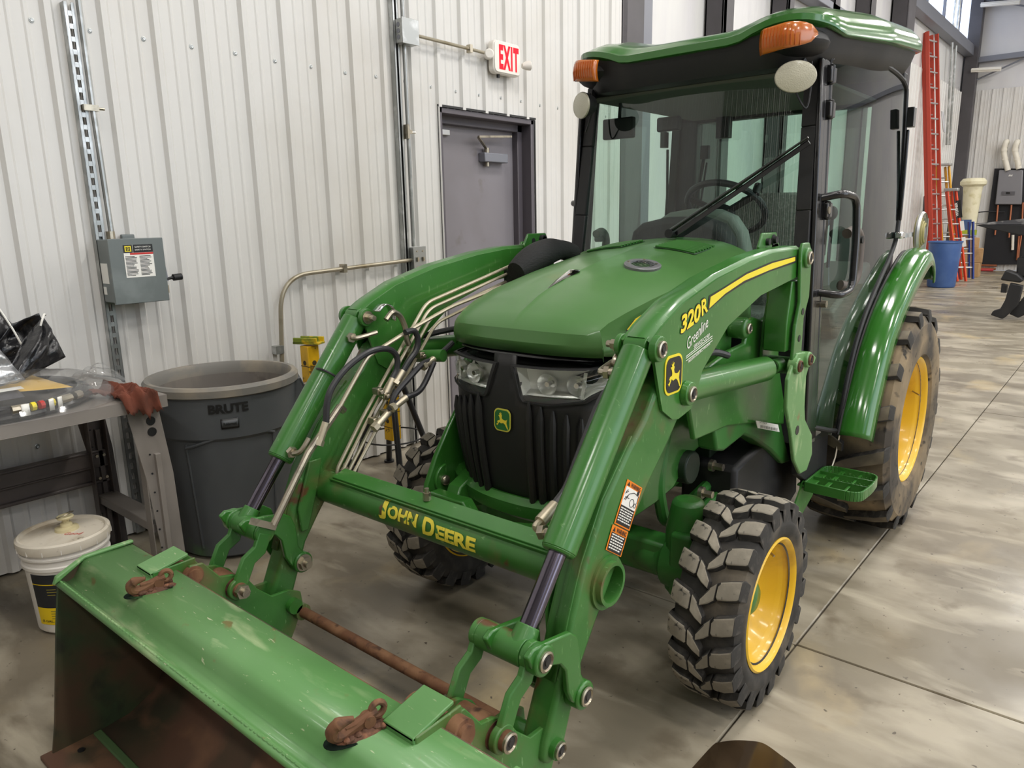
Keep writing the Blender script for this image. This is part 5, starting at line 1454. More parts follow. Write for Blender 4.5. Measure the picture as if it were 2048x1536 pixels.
    for p in (B_, C_): MB().cyl((X(LI - .03), p[0], p[1]), (X(LI - .046), p[0], p[1]), .022, n=6).cyl((X(LI - .046), p[0], p[1]), (X(LI - .06), p[0], p[1]), .012, n=12).cyl((X(LI - .026), p[0], p[1]), (X(LI - .033), p[0], p[1]), .028, n=20).build('nut', steel, bk)
    # two link straps from cylinder end down to the carrier
    pts = [B_, (B_[0] - .022, B_[1] - .045), (B_[0] - .060, B_[1] - .065), D_]
    m = strap(pts, .044, X(.572), X(.588)); st1 = m.build('link_strap', green_dirty, TR, bevel=.003)
    m = strap(pts, .044, X(.428), X(.444)); m.build('link_strap', green_dirty, TR, bevel=.003)
    m = MB().cyl((X(.42), D_[0], D_[1]), (X(.60), D_[0], D_[1]), .022, n=20).cyl((X(.45), D_[0], D_[1]), (X(.565), D_[0], D_[1]), .032, n=24); m.build('link_pin', rust, st1)
    bolt_head((X(.600), D_[0], D_[1]), s, st1, .022, deep=.006)
    MB().cyl((X(.42), D_[0], D_[1]), (X(.404), D_[0], D_[1]), .022, n=6).cyl((X(.404), D_[0], D_[1]), (X(.39), D_[0], D_[1]), .012, n=12).build('nut', steel, st1)
    # carrier plates
    CP = [(.845, .535), (.862, .566), (.90, .560), (.945, .500), (.985, .490), (1.025, .462), (1.055, .415), (1.10, .372), (1.16, .368), (1.20, .345), (1.205, .30), (1.17, .23), (1.09, .10), (1.03, .07), (.975, .10), (.955, .30), (.940, .415), (.905, .455), (.875, .500)]
    m = MB().yz(CP, X(.452), X(.464)).yz(CP, X(.552), X(.564))
    m.bb(X(.452), X(.564), 1.0, 1.06, .10, .112)
    m.yz([(1.03, .07), (.975, .10), (.955, .30), (.965, .30), (.985, .10)], X(.452), X(.564))
    cr = m.build('bucket_carrier', green_dirty, TR, bevel=.003)
    m = MB().cyl((X(.44), .868, .535), (X(.60), .868, .535), .021, n=18).cyl((X(.448), .868, .535), (X(.462), .868, .535), .028, n=20).cyl((X(.553), .868, .535), (X(.59), .868, .535), .030, n=20)
    m.build('carrier_pin', rust, cr)
    MB().cyl((X(.43), E_[0], E_[1]), (X(.595), E_[0], E_[1]), .024, n=20).build('pivot_pin', green, cr)
    bolt_head((X(.595), E_[0], E_[1]), s, cr, .02, deep=.006)
    # quick-attach mast
    MS = [(2.50, 1.37), (2.515, 1.395), (2.575, 1.395), (2.605, 1.36), (2.605, 1.21), (2.565, 1.14), (2.565, .98), (2.48, .98), (2.49, 1.12), (2.52, 1.20), (2.505, 1.29)]
    m = MB().yz(MS, X(LO + .004), X(LO + .016)).yz(MS, X(LI - .016), X(LI - .004))
    m.yz([(2.49, 1.27), (2.60, 1.27), (2.60, 1.21), (2.56, 1.14), (2.56, 1.035), (2.46, 1.035), (2.46, 1.14)], X(LI + .004), X(LO - .004))
    m.cyl((X(LI - .02), 2.55, 1.345), (X(LO + .026), 2.55, 1.345), .034, n=24)
    m.yz([(2.40, 1.385), (2.43, 1.43), (2.55, 1.43), (2.59, 1.36), (2.55, 1.30), (2.42, 1.34)], X(LI - .004), X(LI - .014))
    ms = m.build('loader_mast', green, TR, bevel=.004)
    bolt_head((X(LO + .026), 2.55, 1.345), s, ms, .022, deep=.006)
    MB().cyl((X(LI - .0), 2.52, 1.405), (X(LI - .03), 2.52, 1.405), .018, n=14).cyl((X(LI + .01), 2.52, 1.405), (X(LI - .03), 2.52, 1.405), .012, n=14).build('parking_pin', black, ms)
    m = MB()
    for (y, z) in ((2.465, 1.40), (2.548, 1.165), (2.53, 1.075)):
        xx = X(LI - .0145) if z > 1.39 else X(LO - .004)
        m.cyl((xx, y, z), (xx + s * .0215, y, z), .012, n=14)
    m.build('hole', black_d, ms)
    # blade plate with lever
    BL = [(2.512, 1.027), (2.475, 0.994), (2.436, 0.949), (2.439, 0.850), (2.499, 0.746), (2.548, 0.634), (2.622, 0.563), (2.691, 0.557), (2.741, 0.608), (2.724, 0.688), (2.635, 0.766), (2.620, 0.818), (2.614, 0.929), (2.638, 0.964), (2.690, 0.963), (2.707, 0.983), (2.649, 1.010), (2.566, 1.022)]
    m = MB().yz(BL, X(LO + .008), X(LO + .022))
    m.cyl((X(LO - .01), 2.60, .992), (X(LO + .035), 2.60, .992), .028, n=20).cyl((X(LO), 2.50, .985), (X(LO + .034), 2.50, .985), .028, n=20)
    bl = m.build('parking_stand', green_worn_lit, TR, bevel=.004, label='green parking stand blade beside the mast')
    for y, z in ((2.60, .992), (2.50, .985)): bolt_head((X(LO + .034), y, z), s, bl, .02, rust_weld, deep=.006)
    MB().cyl((X(LO + .021), 2.555, .745), (X(LO + .0235), 2.555, .745), .017, n=16).build('hole', black_d, bl)
    # lift cylinder
    a0, a1 = P2, (2.545, .975)
    def ll(t): return (X(.548), a0[0] + (a1[0] - a0[0]) * t, a0[1] + (a1[1] - a0[1]) * t)
    lc = MB().cyl(ll(.02), ll(.80), .042, n=32).cyl(ll(.80), ll(.81), .042, .034, n=32).build('lift_cylinder', green, TR, bevel=.002)
    MB().cyl(ll(.81), ll(.92), .021, n=20).build('cylinder_rod', rod_m, lc)
    MB().cyl(ll(.88), ll(1.0), .026, n=20).cyl((X(.49), a1[0], a1[1]), (X(.585), a1[0], a1[1]), .030, n=20).build('rod_end', green_dirty, lc)
    MB().tube(smooth_pts([Vector(ll(.10)) + Vector((-s * .02, 0, .045)), Vector(ll(.25)) + Vector((-s * .04, 0, .065)), Vector(ll(.42)) + Vector((-s * .045, 0, .075)), Vector(ll(.52)) + Vector((-s * .03, 0, .06))]), .011, 8).build('hydraulic_hose', hose_m, lc)
    # mounting casting behind the lift cylinder
    MC = [(2.066, 1.024), (2.269, 1.060), (2.384, 1.067), (2.420, 1.141), (2.449, 1.148), (2.522, 1.129), (2.575, 1.137), (2.620, 1.179), (2.662, 1.182), (2.699, 1.137), (2.703, 0.958), (2.802, 0.760), (2.803, 0.687), (2.481, 0.764), (2.269, 0.802), (2.101, 0.808), (2.032, 0.811), (1.979, 0.950)]
    m = MB().yz(MC, X(.46), X(.478))
    RB_ = [(2.275, 1.005), (2.395, 1.007), (2.664, 0.988), (2.691, 0.964), (2.716, 0.797), (2.413, 0.848), (2.288, 0.883)]
    m.yz(RB_, X(.40), X(.46))
    mc = m.build('mount_frame', green, TR, bevel=.006)
    MB().lathe([(.034, -.03), (.036, .02), (.03, .03), (.012, .032), (.0001, .032)], (X(.475), 2.335, 1.125), (s, 0, 0), 20, True).bb(X(.40), X(.44), 2.24, 2.36, 1.0, 1.17).build('mount_boss', green, mc, bevel=.004)
    bolt_head((X(.505), 2.335, 1.125), s, mc, .018, deep=.008)
    m = MB()
    for y, z in [(2.332, 0.789), (2.413, 0.859)]: m.cyl((X(.330), y, z), (X(.352), y, z), .024, n=18).cyl((X(.352), y, z), (X(.364), y, z), .015, n=6)
    m.build('frame_bolt', green_dark, mc)
    LS = [(2.484, 0.782), (2.792, 0.713), (2.832, 0.639), (2.936, 0.497), (2.855, 0.509), (2.717, 0.597), (2.533, 0.692), (2.438, 0.730), (2.273, 0.712), (2.213, 0.728), (2.184, 0.828)]
    m = MB().yz(LS, X(.40), X(.47)).build('lower_support', green_dark, mc, bevel=.01)
    P = [(2.474, 0.779), (2.694, 0.714), (2.715, 0.680), (2.497, 0.746)]
    pl = MB().yz(P, X(.492), X(.494)).build('serial_plate', white_d, mc, label='pale serial number plate')
    if s > 0:
        m = MB(); a = Vector((X(.4945), P[3][0], P[3][1])); b = Vector((X(.4945), P[2][0], P[2][1]))
        text(m, 'LTNUM', a + Vector((0, .01, .018)), b - a, (0, 0, 1), .07, .014)
        for k in range(16): m.box(a + (b - a) * (.1 + .05 * k) + Vector((.001, 0, .008)), (.0006, random.uniform(.001, .003), .010))
        m.build('plate_print', black_d, mc)
    # weld plate at the beam joint
    m = MB().yz([(1.245, .60), (1.30, .745), (1.345, .745), (1.325, .66), (1.275, .52), (1.25, .52)], X(LI - .002), X(LI - .012)).build('gusset', green_dirty, low, bevel=.003)

# beam between the arms, open tube ends outside
m = MB().pipe(L(.602, 1.372, .640), L(-.602, 1.372, .640), .054, .045, 40)
for s in (1, -1): m.pipe(L(.580, 1.372, .640, s), L(.588, 1.372, .640, s), .066, .050, 32)
beam = m.build('cross_beam', green_dirty, TR, angle=40, label='round cross beam with yellow lettering')
BY, BZc = 1.372, .640
m = MB().prism([(XL - .44, BY - .030, BZc + .052), (XL - .44, BY + .022, BZc + .068), (XL + .44, BY + .022, BZc + .068), (XL + .44, BY - .030, BZc + .052)], (0, .003, -.012))
m.bar((XL - .44, BY - .036, BZc + .040), (XL + .44, BY - .036, BZc + .040), .004, .026, (0, -.6, 1))
m.build('line_cover', green, beam, bevel=.002)
MB().cyl((XL - .03, BY - .0, BZc + .062), (XL - .03, BY + .0, BZc + .085), .012, n=6).cyl((XL - .03, BY, BZc + .085), (XL - .03, BY, BZc + .098), .007, n=8).build('cover_bolt', steel, beam)
def beam_text(mb, key, x0, a0, wd, ht):
    vs, fs = TXT[key]; R = .0552
    out = []
    R = .0562
    import bmesh
    bm = bmesh.new()
    vv = [bm.verts.new(p) for p in vs]
    for f in fs:
        try: bm.faces.new([vv[i] for i in f])
        except ValueError: pass
    for k in range(1, 8): bmesh.ops.bisect_plane(bm, geom=bm.verts[:] + bm.edges[:] + bm.faces[:], plane_co=(0, k / 8, 0), plane_no=(0, 1, 0))
    bm.verts.index_update()
    vs = [tuple(v.co) for v in bm.verts]; fs = [tuple(v.index for v in f.verts) for f in bm.faces]
    bm.free()
    for p in vs:
        a = a0 + p[1] * ht / R           # angle up from horizontal front
        out.append((x0 + p[0] * wd, BY - R * math.cos(a), BZc + R * math.sin(a)))
    mb.add(out, fs)
x0 = XL - .185
m = MB()
beam_text(m, 'J', x0 + .0, -.25, .034, .058)
beam_text(m, 'OHN', x0 + .040, -.05, .125, .040)
beam_text(m, 'D', x0 + .190, -.25, .048, .052)
beam_text(m, 'EERE', x0 + .243, -.25, .150, .040)
m.build('lettering', yellow_worn, beam, label='worn yellow words JOHN DEERE')
# torsion rod between the carriers
MB().cyl(L(-.455, 1.19, .285), L(.455, 1.19, .285), .0165, n=18).build('torsion_rod', rust, TR, label='rusty round rod between the bucket carriers')
for s in (1, -1): MB().cyl(L(.456, 1.19, .285, s), L(.43, 1.19, .285, s), .026, n=20).build('rod_socket', green_dirty, TR)
# emblem, stripe, model number and dealer lettering on the near arm
NA = bpy.data.objects['loader_arm']
XA = XL + LO + .0006
emblem(NA, (XA, 1.662, 1.098), (0, 1, 0), (0, 0, 1), .092, .105, black_d, yellow_d, yellow_d)
S0 = [(2.483, 1.351), (2.485, 1.338), (2.268, 1.322), (2.077, 1.303), (1.951, 1.277), (1.854, 1.246), (1.860, 1.276), (1.946, 1.292), (2.096, 1.321), (2.289, 1.342)]
cy_, cz_ = sum(p[0] for p in S0) / len(S0), sum(p[1] for p in S0) / len(S0)
bo = [(2.496, 1.355), (2.500, 1.332), (2.272, 1.317), (2.081, 1.296), (1.955, 1.272), (1.845, 1.240), (1.851, 1.280), (1.943, 1.296), (2.092, 1.326), (2.284, 1.347)]
MB().yz(bo, XA, XA + .0005).build('stripe_edge', black_d, NA)
MB().yz(S0, XA + .0005, XA + .0012).build('yellow_stripe', yellow_d, NA)
def side_text(key, bl, br, ht, mm, nm='lettering', lift=.0006, lab=None, grow=None):
    a = Vector(bl); b = Vector(br); u = b - a; wd = u.length
    v = Vector((1, 0, 0)).cross(u.normalized())
    m = MB()
    if grow:
        vs, fs = TXT[key]; c_ = a + u * .5 + v * ht * .5
        for du, dv in ((grow, 0), (-grow, 0), (0, grow), (0, -grow)):
            text(m, key, a + u.normalized() * du + v * dv, u, v, wd, ht, lift - .0004)
    else: text(m, key, a, u, v, wd, ht, lift)
    return m.build(nm, mm, NA, label=lab)
for k_, pp, h_ in (('320', [(-0.869, 1.695, 1.196), (-0.869, 1.809, 1.222)], .046), ('R', [(-0.869, 1.811, 1.229), (-0.869, 1.846, 1.240)], .042)):
    side_text(k_, pp[0], pp[1], h_, black_d, 'lettering_outline', grow=.003)
    side_text(k_, pp[0], pp[1], h_, yellow_d, lift=.001, lab='yellow model number')
pp = [(-0.869, 1.737, 1.150), (-0.869, 1.855, 1.199)]
side_text('Green', pp[0], pp[1], .030, white_d, lab='white script lettering of the dealer')
pp = [(-0.869, 1.771, 1.147), (-0.869, 1.867, 1.168)]
side_text('SERV', pp[0], pp[1], .011, white_d)
pp = [(-0.869, 1.742, 1.113), (-0.869, 1.869, 1.145)]
side_text('PRES', pp[0], pp[1], .008, white_d)
m = MB()
for pr in ([(-0.869, 1.727, 1.134), (-0.869, 1.880, 1.168)], [(-0.869, 1.727, 1.129), (-0.869, 1.880, 1.162)], [(-0.869, 1.728, 1.122), (-0.869, 1.881, 1.155)]):
    a, b = Vector(pr[0]), Vector(pr[1]); m.bar(a + Vector((.0008, 0, 0)), b + Vector((.0008, 0, 0)), .0006, .0016)
m.build('lettering_rule', white_d, NA)
# warning decals on the near lower arm
def decal(quad, hdr, split, pict):
    q = [Vector(p) for p in quad]       # tl, tr, br, bl
    def bil(u, v, off): return q[0] * (1 - u) * (1 - v) + q[1] * u * (1 - v) + q[2] * u * v + q[3] * (1 - u) * v + Vector((off, 0, 0))
    def quadm(u0, v0, u1, v1, off): return MB().prism([bil(u0, v0, off), bil(u1, v0, off), bil(u1, v1, off), bil(u0, v1, off)], (.0005, 0, 0))
    LA = bpy.data.objects['lower_arm']
    quadm(0, 0, 1, 1, .0).build('warning_decal', orange_d, LA, label='orange bordered warning decal')
    if pict: quadm(.06, hdr, .94, split, .0006).build('decal_field', white_d, LA)
    quadm(.06, split if pict else hdr, .94, .97, .0006).build('decal_text_field', black_d, LA)
    m = MB(); vs, fs = TXT['WARN']
    m.add([bil(.30 + p[0] * .62, hdr * (.88 - .70 * p[1]), .0012) for p in vs], fs)
    m.add([bil(.08, hdr * .85, .0012), bil(.24, hdr * .85, .0012), bil(.16, hdr * .15, .0012)], [(0, 1, 2)])
    m.build('decal_heading', black_d, LA)
    m = MB(); z0 = (split if pict else hdr) + .04; n = 6; st = (.93 - z0) / n
    for k in range(n):
        u = .10
        while u < .82:
            w_ = random.uniform(.06, .16)
            m.add([bil(u, z0 + k * st, .0014), bil(min(u + w_, .9), z0 + k * st, .0014), bil(min(u + w_, .9), z0 + (k + .5) * st, .0014), bil(u, z0 + (k + .5) * st, .0014)], [(0, 3, 2, 1)])
            u += w_ + .03
    m.build('decal_print', white_d, LA)
    if pict:
        m = MB()
        def ring(cu, cv, ru, rv, n=16):
            P = [bil(cu + ru * math.cos(a), cv + rv * math.sin(a), .0014) for a in [2 * PI * i / n for i in range(n + 1)]]
            m.tube(P, .0009, 4, False)
        ring(.62, (hdr + split) / 2 + .08, .13, .09); ring(.84, (hdr + split) / 2 + .10, .06, .05)
        for a, b in (((.12, .5), (.35, .3)), ((.2, .5), (.3, .36)), ((.15, .42), (.4, .42)), ((.35, .3), (.6, .22)), ((.6, .22), (.9, .25)), ((.1, .34), (.25, .25)), ((.12, .30), (.2, .22)), ((.9, .25), (.92, .45))):
            f = lambda t: hdr + (split - hdr) * (t[1] - .15) * 2
            m.tube([bil(a[0], f(a), .0014), bil(b[0], f(b), .0014)], .001, 4)
        m.cyl(bil(.83, hdr + .03, .0008), bil(.83, hdr + .03, .0018), .006, n=12)
        m.build('decal_pictogram', black_d, LA)
XD = XL + LO - .009 + .0012
decal([(-0.878, 1.462, 0.874), (-0.877, 1.532, 0.830), (-0.877, 1.473, 0.736), (-0.877, 1.403, 0.780)], .14, .56, True)
decal([(-0.877, 1.397, 0.780), (-0.877, 1.468, 0.735), (-0.877, 1.435, 0.681), (-0.877, 1.367, 0.726)], .27, .3, False)

# ---- pipes and rods on the inner side of the wall-side arm
lines = ([(-1.915, 2.323, 1.321), (-1.915, 1.802, 1.206), (-1.915, 1.491, 0.856), (-1.915, 1.372, 0.704), (-1.915, 1.374, 0.659)], [(-1.910, 2.316, 1.295), (-1.910, 1.810, 1.184), (-1.910, 1.509, 0.846), (-1.910, 1.387, 0.690), (-1.910, 1.389, 0.648)], [(-1.915, 2.322, 1.267), (-1.915, 1.823, 1.154), (-1.915, 1.538, 0.832), (-1.915, 1.407, 0.673), (-1.915, 1.409, 0.638)], [(-1.910, 2.315, 1.243), (-1.910, 1.842, 1.130), (-1.910, 1.559, 0.821), (-1.910, 1.423, 0.663), (-1.910, 1.422, 0.628)])
FA = bpy.data.objects['loader_arm.001']
for P in lines: MB().tube(fillet(P, .035), .0062, 8).build('steel_line', tube_m, FA)
for nm, (P, mm) in (('level_rod', ([(-1.885, 2.177, 1.235), (-1.885, 1.893, 1.184), (-1.885, 1.693, 1.126), (-1.885, 1.507, 1.063), (-1.885, 1.485, 1.042), (-1.885, 1.382, 0.921)], tube_m)),):
    MB().tube(fillet(P, .03), .0072, 8).build(nm, mm, FA)
P = [(-1.885, 1.382, 0.921), (-1.885, 1.252, 0.800), (-1.885, 1.111, 0.610)]
MB().tube(P, .0115, 10).build('level_indicator_tube', steel, FA)
P = [(-1.885, 1.038, 0.648), (-1.885, 1.057, 0.652), (-1.885, 1.120, 0.600), (-1.885, 1.113, 0.609)]
MB().bar(P[0], P[2], .003, .02).build('indicator_bracket', steel, FA)
P = [(-1.890, 1.381, 0.921), (-1.890, 1.399, 0.900)]
MB().cyl(P[0], P[1], .012, n=6).build('clamp_nut', steel, FA)
# clip holding the rod at the elbow
a = [(-1.930, 1.572, 1.201), (-1.930, 1.605, 1.221), (-1.930, 1.637, 1.204), (-1.930, 1.641, 1.163)]
MB().grid([[Vector(p) + Vector((dx, 0, 0)) for p in smooth_pts(a, 5)] for dx in (0, .035)]).build('spring_clip', chrome, FA, solid=.004)
a = [(-1.885, 1.590, 1.172), (-1.885, 1.619, 1.194), (-1.885, 1.651, 1.178), (-1.885, 1.671, 1.137), (-1.885, 1.675, 1.102), (-1.885, 1.685, 1.075)]
m = MB().tube(smooth_pts(a, 5), [.010] * 26, 8); m.build('rod_guide', steel, FA)
hoses = (([(-1.880, 1.321, 0.882), (-1.880, 1.333, 0.952), (-1.880, 1.365, 1.001), (-1.880, 1.427, 1.047), (-1.880, 1.511, 1.078), (-1.880, 1.585, 1.076), (-1.880, 1.622, 1.046), (-1.880, 1.621, 1.002), (-1.880, 1.599, 0.973)], .0105), ([(-1.870, 1.657, 1.123), (-1.870, 1.698, 1.123), (-1.870, 1.714, 1.089), (-1.870, 1.702, 1.053), (-1.870, 1.668, 1.023), (-1.870, 1.639, 0.993)], .0105), ([(-1.840, 1.852, 1.064), (-1.840, 1.826, 1.050), (-1.840, 1.757, 1.019), (-1.840, 1.702, 1.010), (-1.840, 1.630, 0.967), (-1.840, 1.572, 0.926), (-1.840, 1.547, 0.880)], .0100), ([(-1.830, 1.747, 1.011), (-1.830, 1.701, 0.947), (-1.830, 1.664, 0.919), (-1.830, 1.611, 0.911), (-1.830, 1.561, 0.896)], .0100))
for P, r in hoses: MB().tube(smooth_pts(P, 5), r, 10).build('hydraulic_hose', hose_m, FA)
for P in ([(-1.880, 1.601, 0.972), (-1.880, 1.567, 0.925)], [(-1.870, 1.639, 0.993), (-1.870, 1.610, 0.963)], [(-1.840, 1.757, 1.019), (-1.840, 1.714, 1.005)], [(-1.830, 1.611, 0.911), (-1.830, 1.561, 0.892)], [(-1.850, 1.555, 0.873), (-1.850, 1.499, 0.838)], [(-1.880, 1.321, 0.882), (-1.880, 1.294, 0.831)]):
    MB().cyl(P[0], P[1], .0125, n=12).cyl(P[1], Vector(P[1]) * 1.0 + (Vector(P[1]) - Vector(P[0])) * .3, .016, n=6).build('hose_ferrule', tube_m, FA)
for P in [(-1.880, 1.532, 0.942), (-1.880, 1.507, 0.845), (-1.880, 1.558, 0.923), (-1.880, 1.528, 0.835), (-1.880, 1.729, 1.033), (-1.880, 1.558, 0.861)]:
    MB().box(P, (.03, .022, .022)).cyl(Vector(P) + Vector((.012, 0, 0)), Vector(P) + Vector((.03, -.004, 0)), .008, n=6).build('line_clamp', steel, FA, bevel=.002)
P = [(-1.910, 1.346, 1.001), (-1.910, 1.425, 0.978)]
cyl_f = bpy.data.objects['bucket_cylinder.001']
q = Vector((XL - .535, P1[0] + (B_[0] - P1[0]) * .30, P1[1] + (B_[1] - P1[1]) * .30)); d_ = Vector((0, B_[0] - P1[0], B_[1] - P1[1])).normalized()
MB().lathe([(.043, -.004), (.0445, 0), (.043, .004)], q, d_, 24).build('cable_tie', black, cyl_f)
# sleeve bundle at the far pivot
P = [(-1.840, 2.213, 1.290), (-1.840, 2.300, 1.328), (-1.840, 2.415, 1.359), (-1.840, 2.517, 1.361), (-1.840, 2.589, 1.341)]
MB().tube(smooth_pts(P, 5), [.040 + .016 * math.sin(PI * min(1, i / 14)) for i in range(21)], 16).build('hose_sleeve', sleeve_m, FA)
P = [(-1.900, 2.224, 1.299), (-1.900, 2.247, 1.270), (-1.900, 2.259, 1.254)]
MB().box(P[1], (.05, .02, .05)).build('line_clamp', black, FA, bevel=.004)
# pipe stub between far arm and engine
P = [(-2.003, 1.900, 1.024), (-1.889, 1.900, 1.044)]
MB().cyl((XC - .34, 1.78, 1.03), (XL - .47, 1.76, 1.02), .022, n=16).build('arm_stub', green, TR)
P = (XL - .45, 1.735, 1.035)
# near side fittings by the head lamp
m = MB().tube(fillet([(-0.980, 1.610, 1.170), (-0.980, 1.586, 1.158), (-0.980, 1.563, 1.141), (-0.980, 1.558, 1.127), (-0.980, 1.594, 1.116)], .008), .008, 8).cyl(*[(-0.980, 1.600, 1.174), (-0.980, 1.567, 1.169)], .013, n=8).cyl(*[(-0.980, 1.616, 1.128), (-0.980, 1.582, 1.123)], .013, n=6)
m.build('hose_fitting', steel, bpy.data.objects['bucket_cylinder'])

# ---- bucket
BX0, BX1 = -2.225, -.700
shelf = [(.832, .556), (.71, .559), (.698, .556), (.688, .546), (.678, .528), (.668, .514), (.656, .508), (.644, .508), (.639, .514), (.631, .517), (.624, .514), (.622, .508)]
back = [(.832, .556), (.885, .47), (.915, .36), (.92, .24), (.895, .13), (.84, .055), (.76, .018), (.66, .008), (.545, .004)]
m = MB().grid([[(BX0 + .004, y, z) for y, z in shelf], [(BX1 - .004, y, z) for y, z in shelf]])
bkt = m.build('bucket', green_worn_lit, TR, solid=.006, angle=30, bevel=.0, label='wide green front bucket with scratched top shelf')
m = MB().grid([[(BX0 + (BX1 - BX0) * t, y, z) for y, z in back] for t in (0, .25, .5, .75, 1)]).build('bucket_shell', bucket_in, bkt, solid=.008, label='rusty brown bucket interior')
side = [(.628, .53)] + [(.70, .562), (.835, .562)] + [(y + .004, z) for y, z in back[1:]] + [(.54, 0), (.560, .10), (.605, .40)]
for x, s in ((BX0, 1), (BX1, -1)):
    MB().yz([(y, z) for y, z in side], x, x + s * .010).build('side_plate', bucket_side, bkt, bevel=.002)
    MB().yz([(.612, .512), (.622, .534), (.70, .570), (.838, .570), (.838, .560), (.70, .559), (.634, .522)], x - s * .002, x + s * .016).build('shelf_rim', green_worn_lit, bkt, bevel=.004)
MB().bb(BX0 - .01, BX1 + .01, .515, .66, 0, .014).build('cutting_edge', bucket_in, bkt, bevel=.003)
MB().bb(BX0 + .02, BX1 - .02, .648, .672, .014, .024).build('edge_weld', mat('green_dirt_weld', '#47603a', .6), bkt, bevel=.004)
m = MB()
for k in range(9): m.cyl((BX0 + .06 + k * .17, .60, .014), (BX0 + .06 + k * .17, .60, .017), .010, n=12)
m.build('edge_bolt', black_d, bkt)
m = MB()
R = random.Random(2)
x = BX0 + .02
while x < BX1 - .02:
    m.ell((x, .631, .519), (R.uniform(.006, .013), .0035, .003), 8, 4); x += R.uniform(.012, .02)
m.build('weld_bead', green_worn_lit, bkt)
for s in (1, -1):
    # pads welded on the shelf
    xp = XL + s * .520
    MB().prism([(xp - .042, .765, .566), (xp + .042, .765, .566), (xp + .042, .872, .585), (xp - .042, .872, .585)], (0, 0, .008)).prism([(xp - .042, .765, .556), (xp + .042, .765, .556), (xp + .042, .765, .574), (xp - .042, .765, .574)], (0, .01, 0)).build('hook_pad', green_worn_lit, bkt, bevel=.002)
    for dx in (-.041, .041): MB().bb(xp + dx - .004, xp + dx + .004, .77, .89, .50, .575).build('pad_gusset', green_dirty, bkt, bevel=.003)
for (hx0, hy0, sc) in ((-1.872, .732, .76), (-1.006, .720, .84)):
    o = Vector((hx0, hy0, .560))
    e1 = Vector((.93, .36, 0)).normalized()      # hook lies along this line, eye at the + end
    e1 = Vector((.25, .95, 0)).normalized(); up = Vector((0, 0, 1)); e2 = Vector((-.95, .25, 0))
    m = MB().ell(o + e1 * .010, (.055, .026, .010), 16, 6, Matrix.Rotation(math.atan2(e1[1], e1[0]), 3, 'Z'))
    rnd = random.Random(4)
    for k in range(14): m.ell(o + e1 * rnd.uniform(-.04, .06) + e2 * rnd.uniform(-.02, .02) + up * .006, (.008, .008, .006), 8, 5)
    wb = m.build('weld_patch', rust_weld, bkt)
    br_ = MB().prism([o + Vector((.062 * math.cos(a) * (1 + .1 * math.sin(3 * a)) * (e1[0]) + .030 * math.sin(a) * e2[0], .062 * math.cos(a) * e1[1] + .030 * math.sin(a) * e2[1], -.0004)) for a in [2 * PI * i / 28 for i in range(28)]], (0, 0, .0012)).build('burnt_paint_patch', burn, bkt)
    path = [(.052, .038), (.035, .034), (.012, .026), (-.015, .018), (-.038, .016), (-.055, .026), (-.058, .044), (-.046, .056), (-.030, .060), (-.012, .062)]
    P = smooth_pts([o + e1 * (a * sc) + up * (b * sc) + e2 * (0 if i < 4 else -.004 * (i - 3)) for i, (a, b) in enumerate(path)], 4)
    n_ = len(P)
    rad = [.009 + .003 * math.sin(PI * i / n_) if i < n_ * .75 else .012 * (1 - (i / n_ - .75) * 3.2) + .001 for i in range(n_)]
    hk = MB().tube(P, rad, 10).bar(o + e1 * .03 + up * .012, o + e1 * -.02 + up * .010, .018, .03).build('chain_hook', rust, bkt, label='rusty grab hook welded on the shelf')
    c = o + e1 * (.055 * sc) + up * (.040 * sc)
    m = MB().tube([c + (e1 * math.cos(a) + up * math.sin(a)) * .0135 for a in [2 * PI * i / 18 for i in range(19)]], .0065, 8, False)
    c2 = o + e1 * (.030 * sc) + up * (.024 * sc); m.cyl(c2 - e2 * .013, c2 + e2 * .013, .012, n=14)
    m.build('hook_eye', rust, hk)

# ================================================================== FAR CORNER OF THE HALL
def ladder(name, label, cat, base, top, wdir, hw, n, mm, depth=.03, rw=.075, second=0.0, group=None, rung0=.3):
    """rails from base to top (centre line), wdir = direction across the ladder"""
    b, t_ = Vector(base), Vector(top); W = Vector(wdir).normalized()
    t = thing(name, label, cat, tuple(b))
    nrm = W.cross((t_ - b).normalized())
    for s in (1, -1):
        MB().bar(b + W * hw * s, t_ + W * hw * s, depth, rw, nrm).build('rail', mm, t, bevel=.004)
    L = (t_ - b).length
    k = rung0
    while k < L - .1:
        p = b + (t_ - b) * (k / L)
        MB().cyl(p - W * hw, p + W * hw, .018, n=8).build('rung', alu, t)
        k += .305
    if second:
        for s in (1, -1):
            MB().bar(b + W * (hw - .035) * s + nrm * -second + (t_ - b) * .02, t_ + W * (hw - .035) * s + nrm * -second, depth, rw, nrm).build('fly_rail', mm, t, bevel=.004)
        k = rung0 + .1
        while k < L - .1:
            p = b + (t_ - b) * (k / L) - nrm * second
            MB().cyl(p - W * (hw - .03), p + W * (hw - .03), .018, n=8).build('fly_rung', alu, t)
            k += .305
    return t
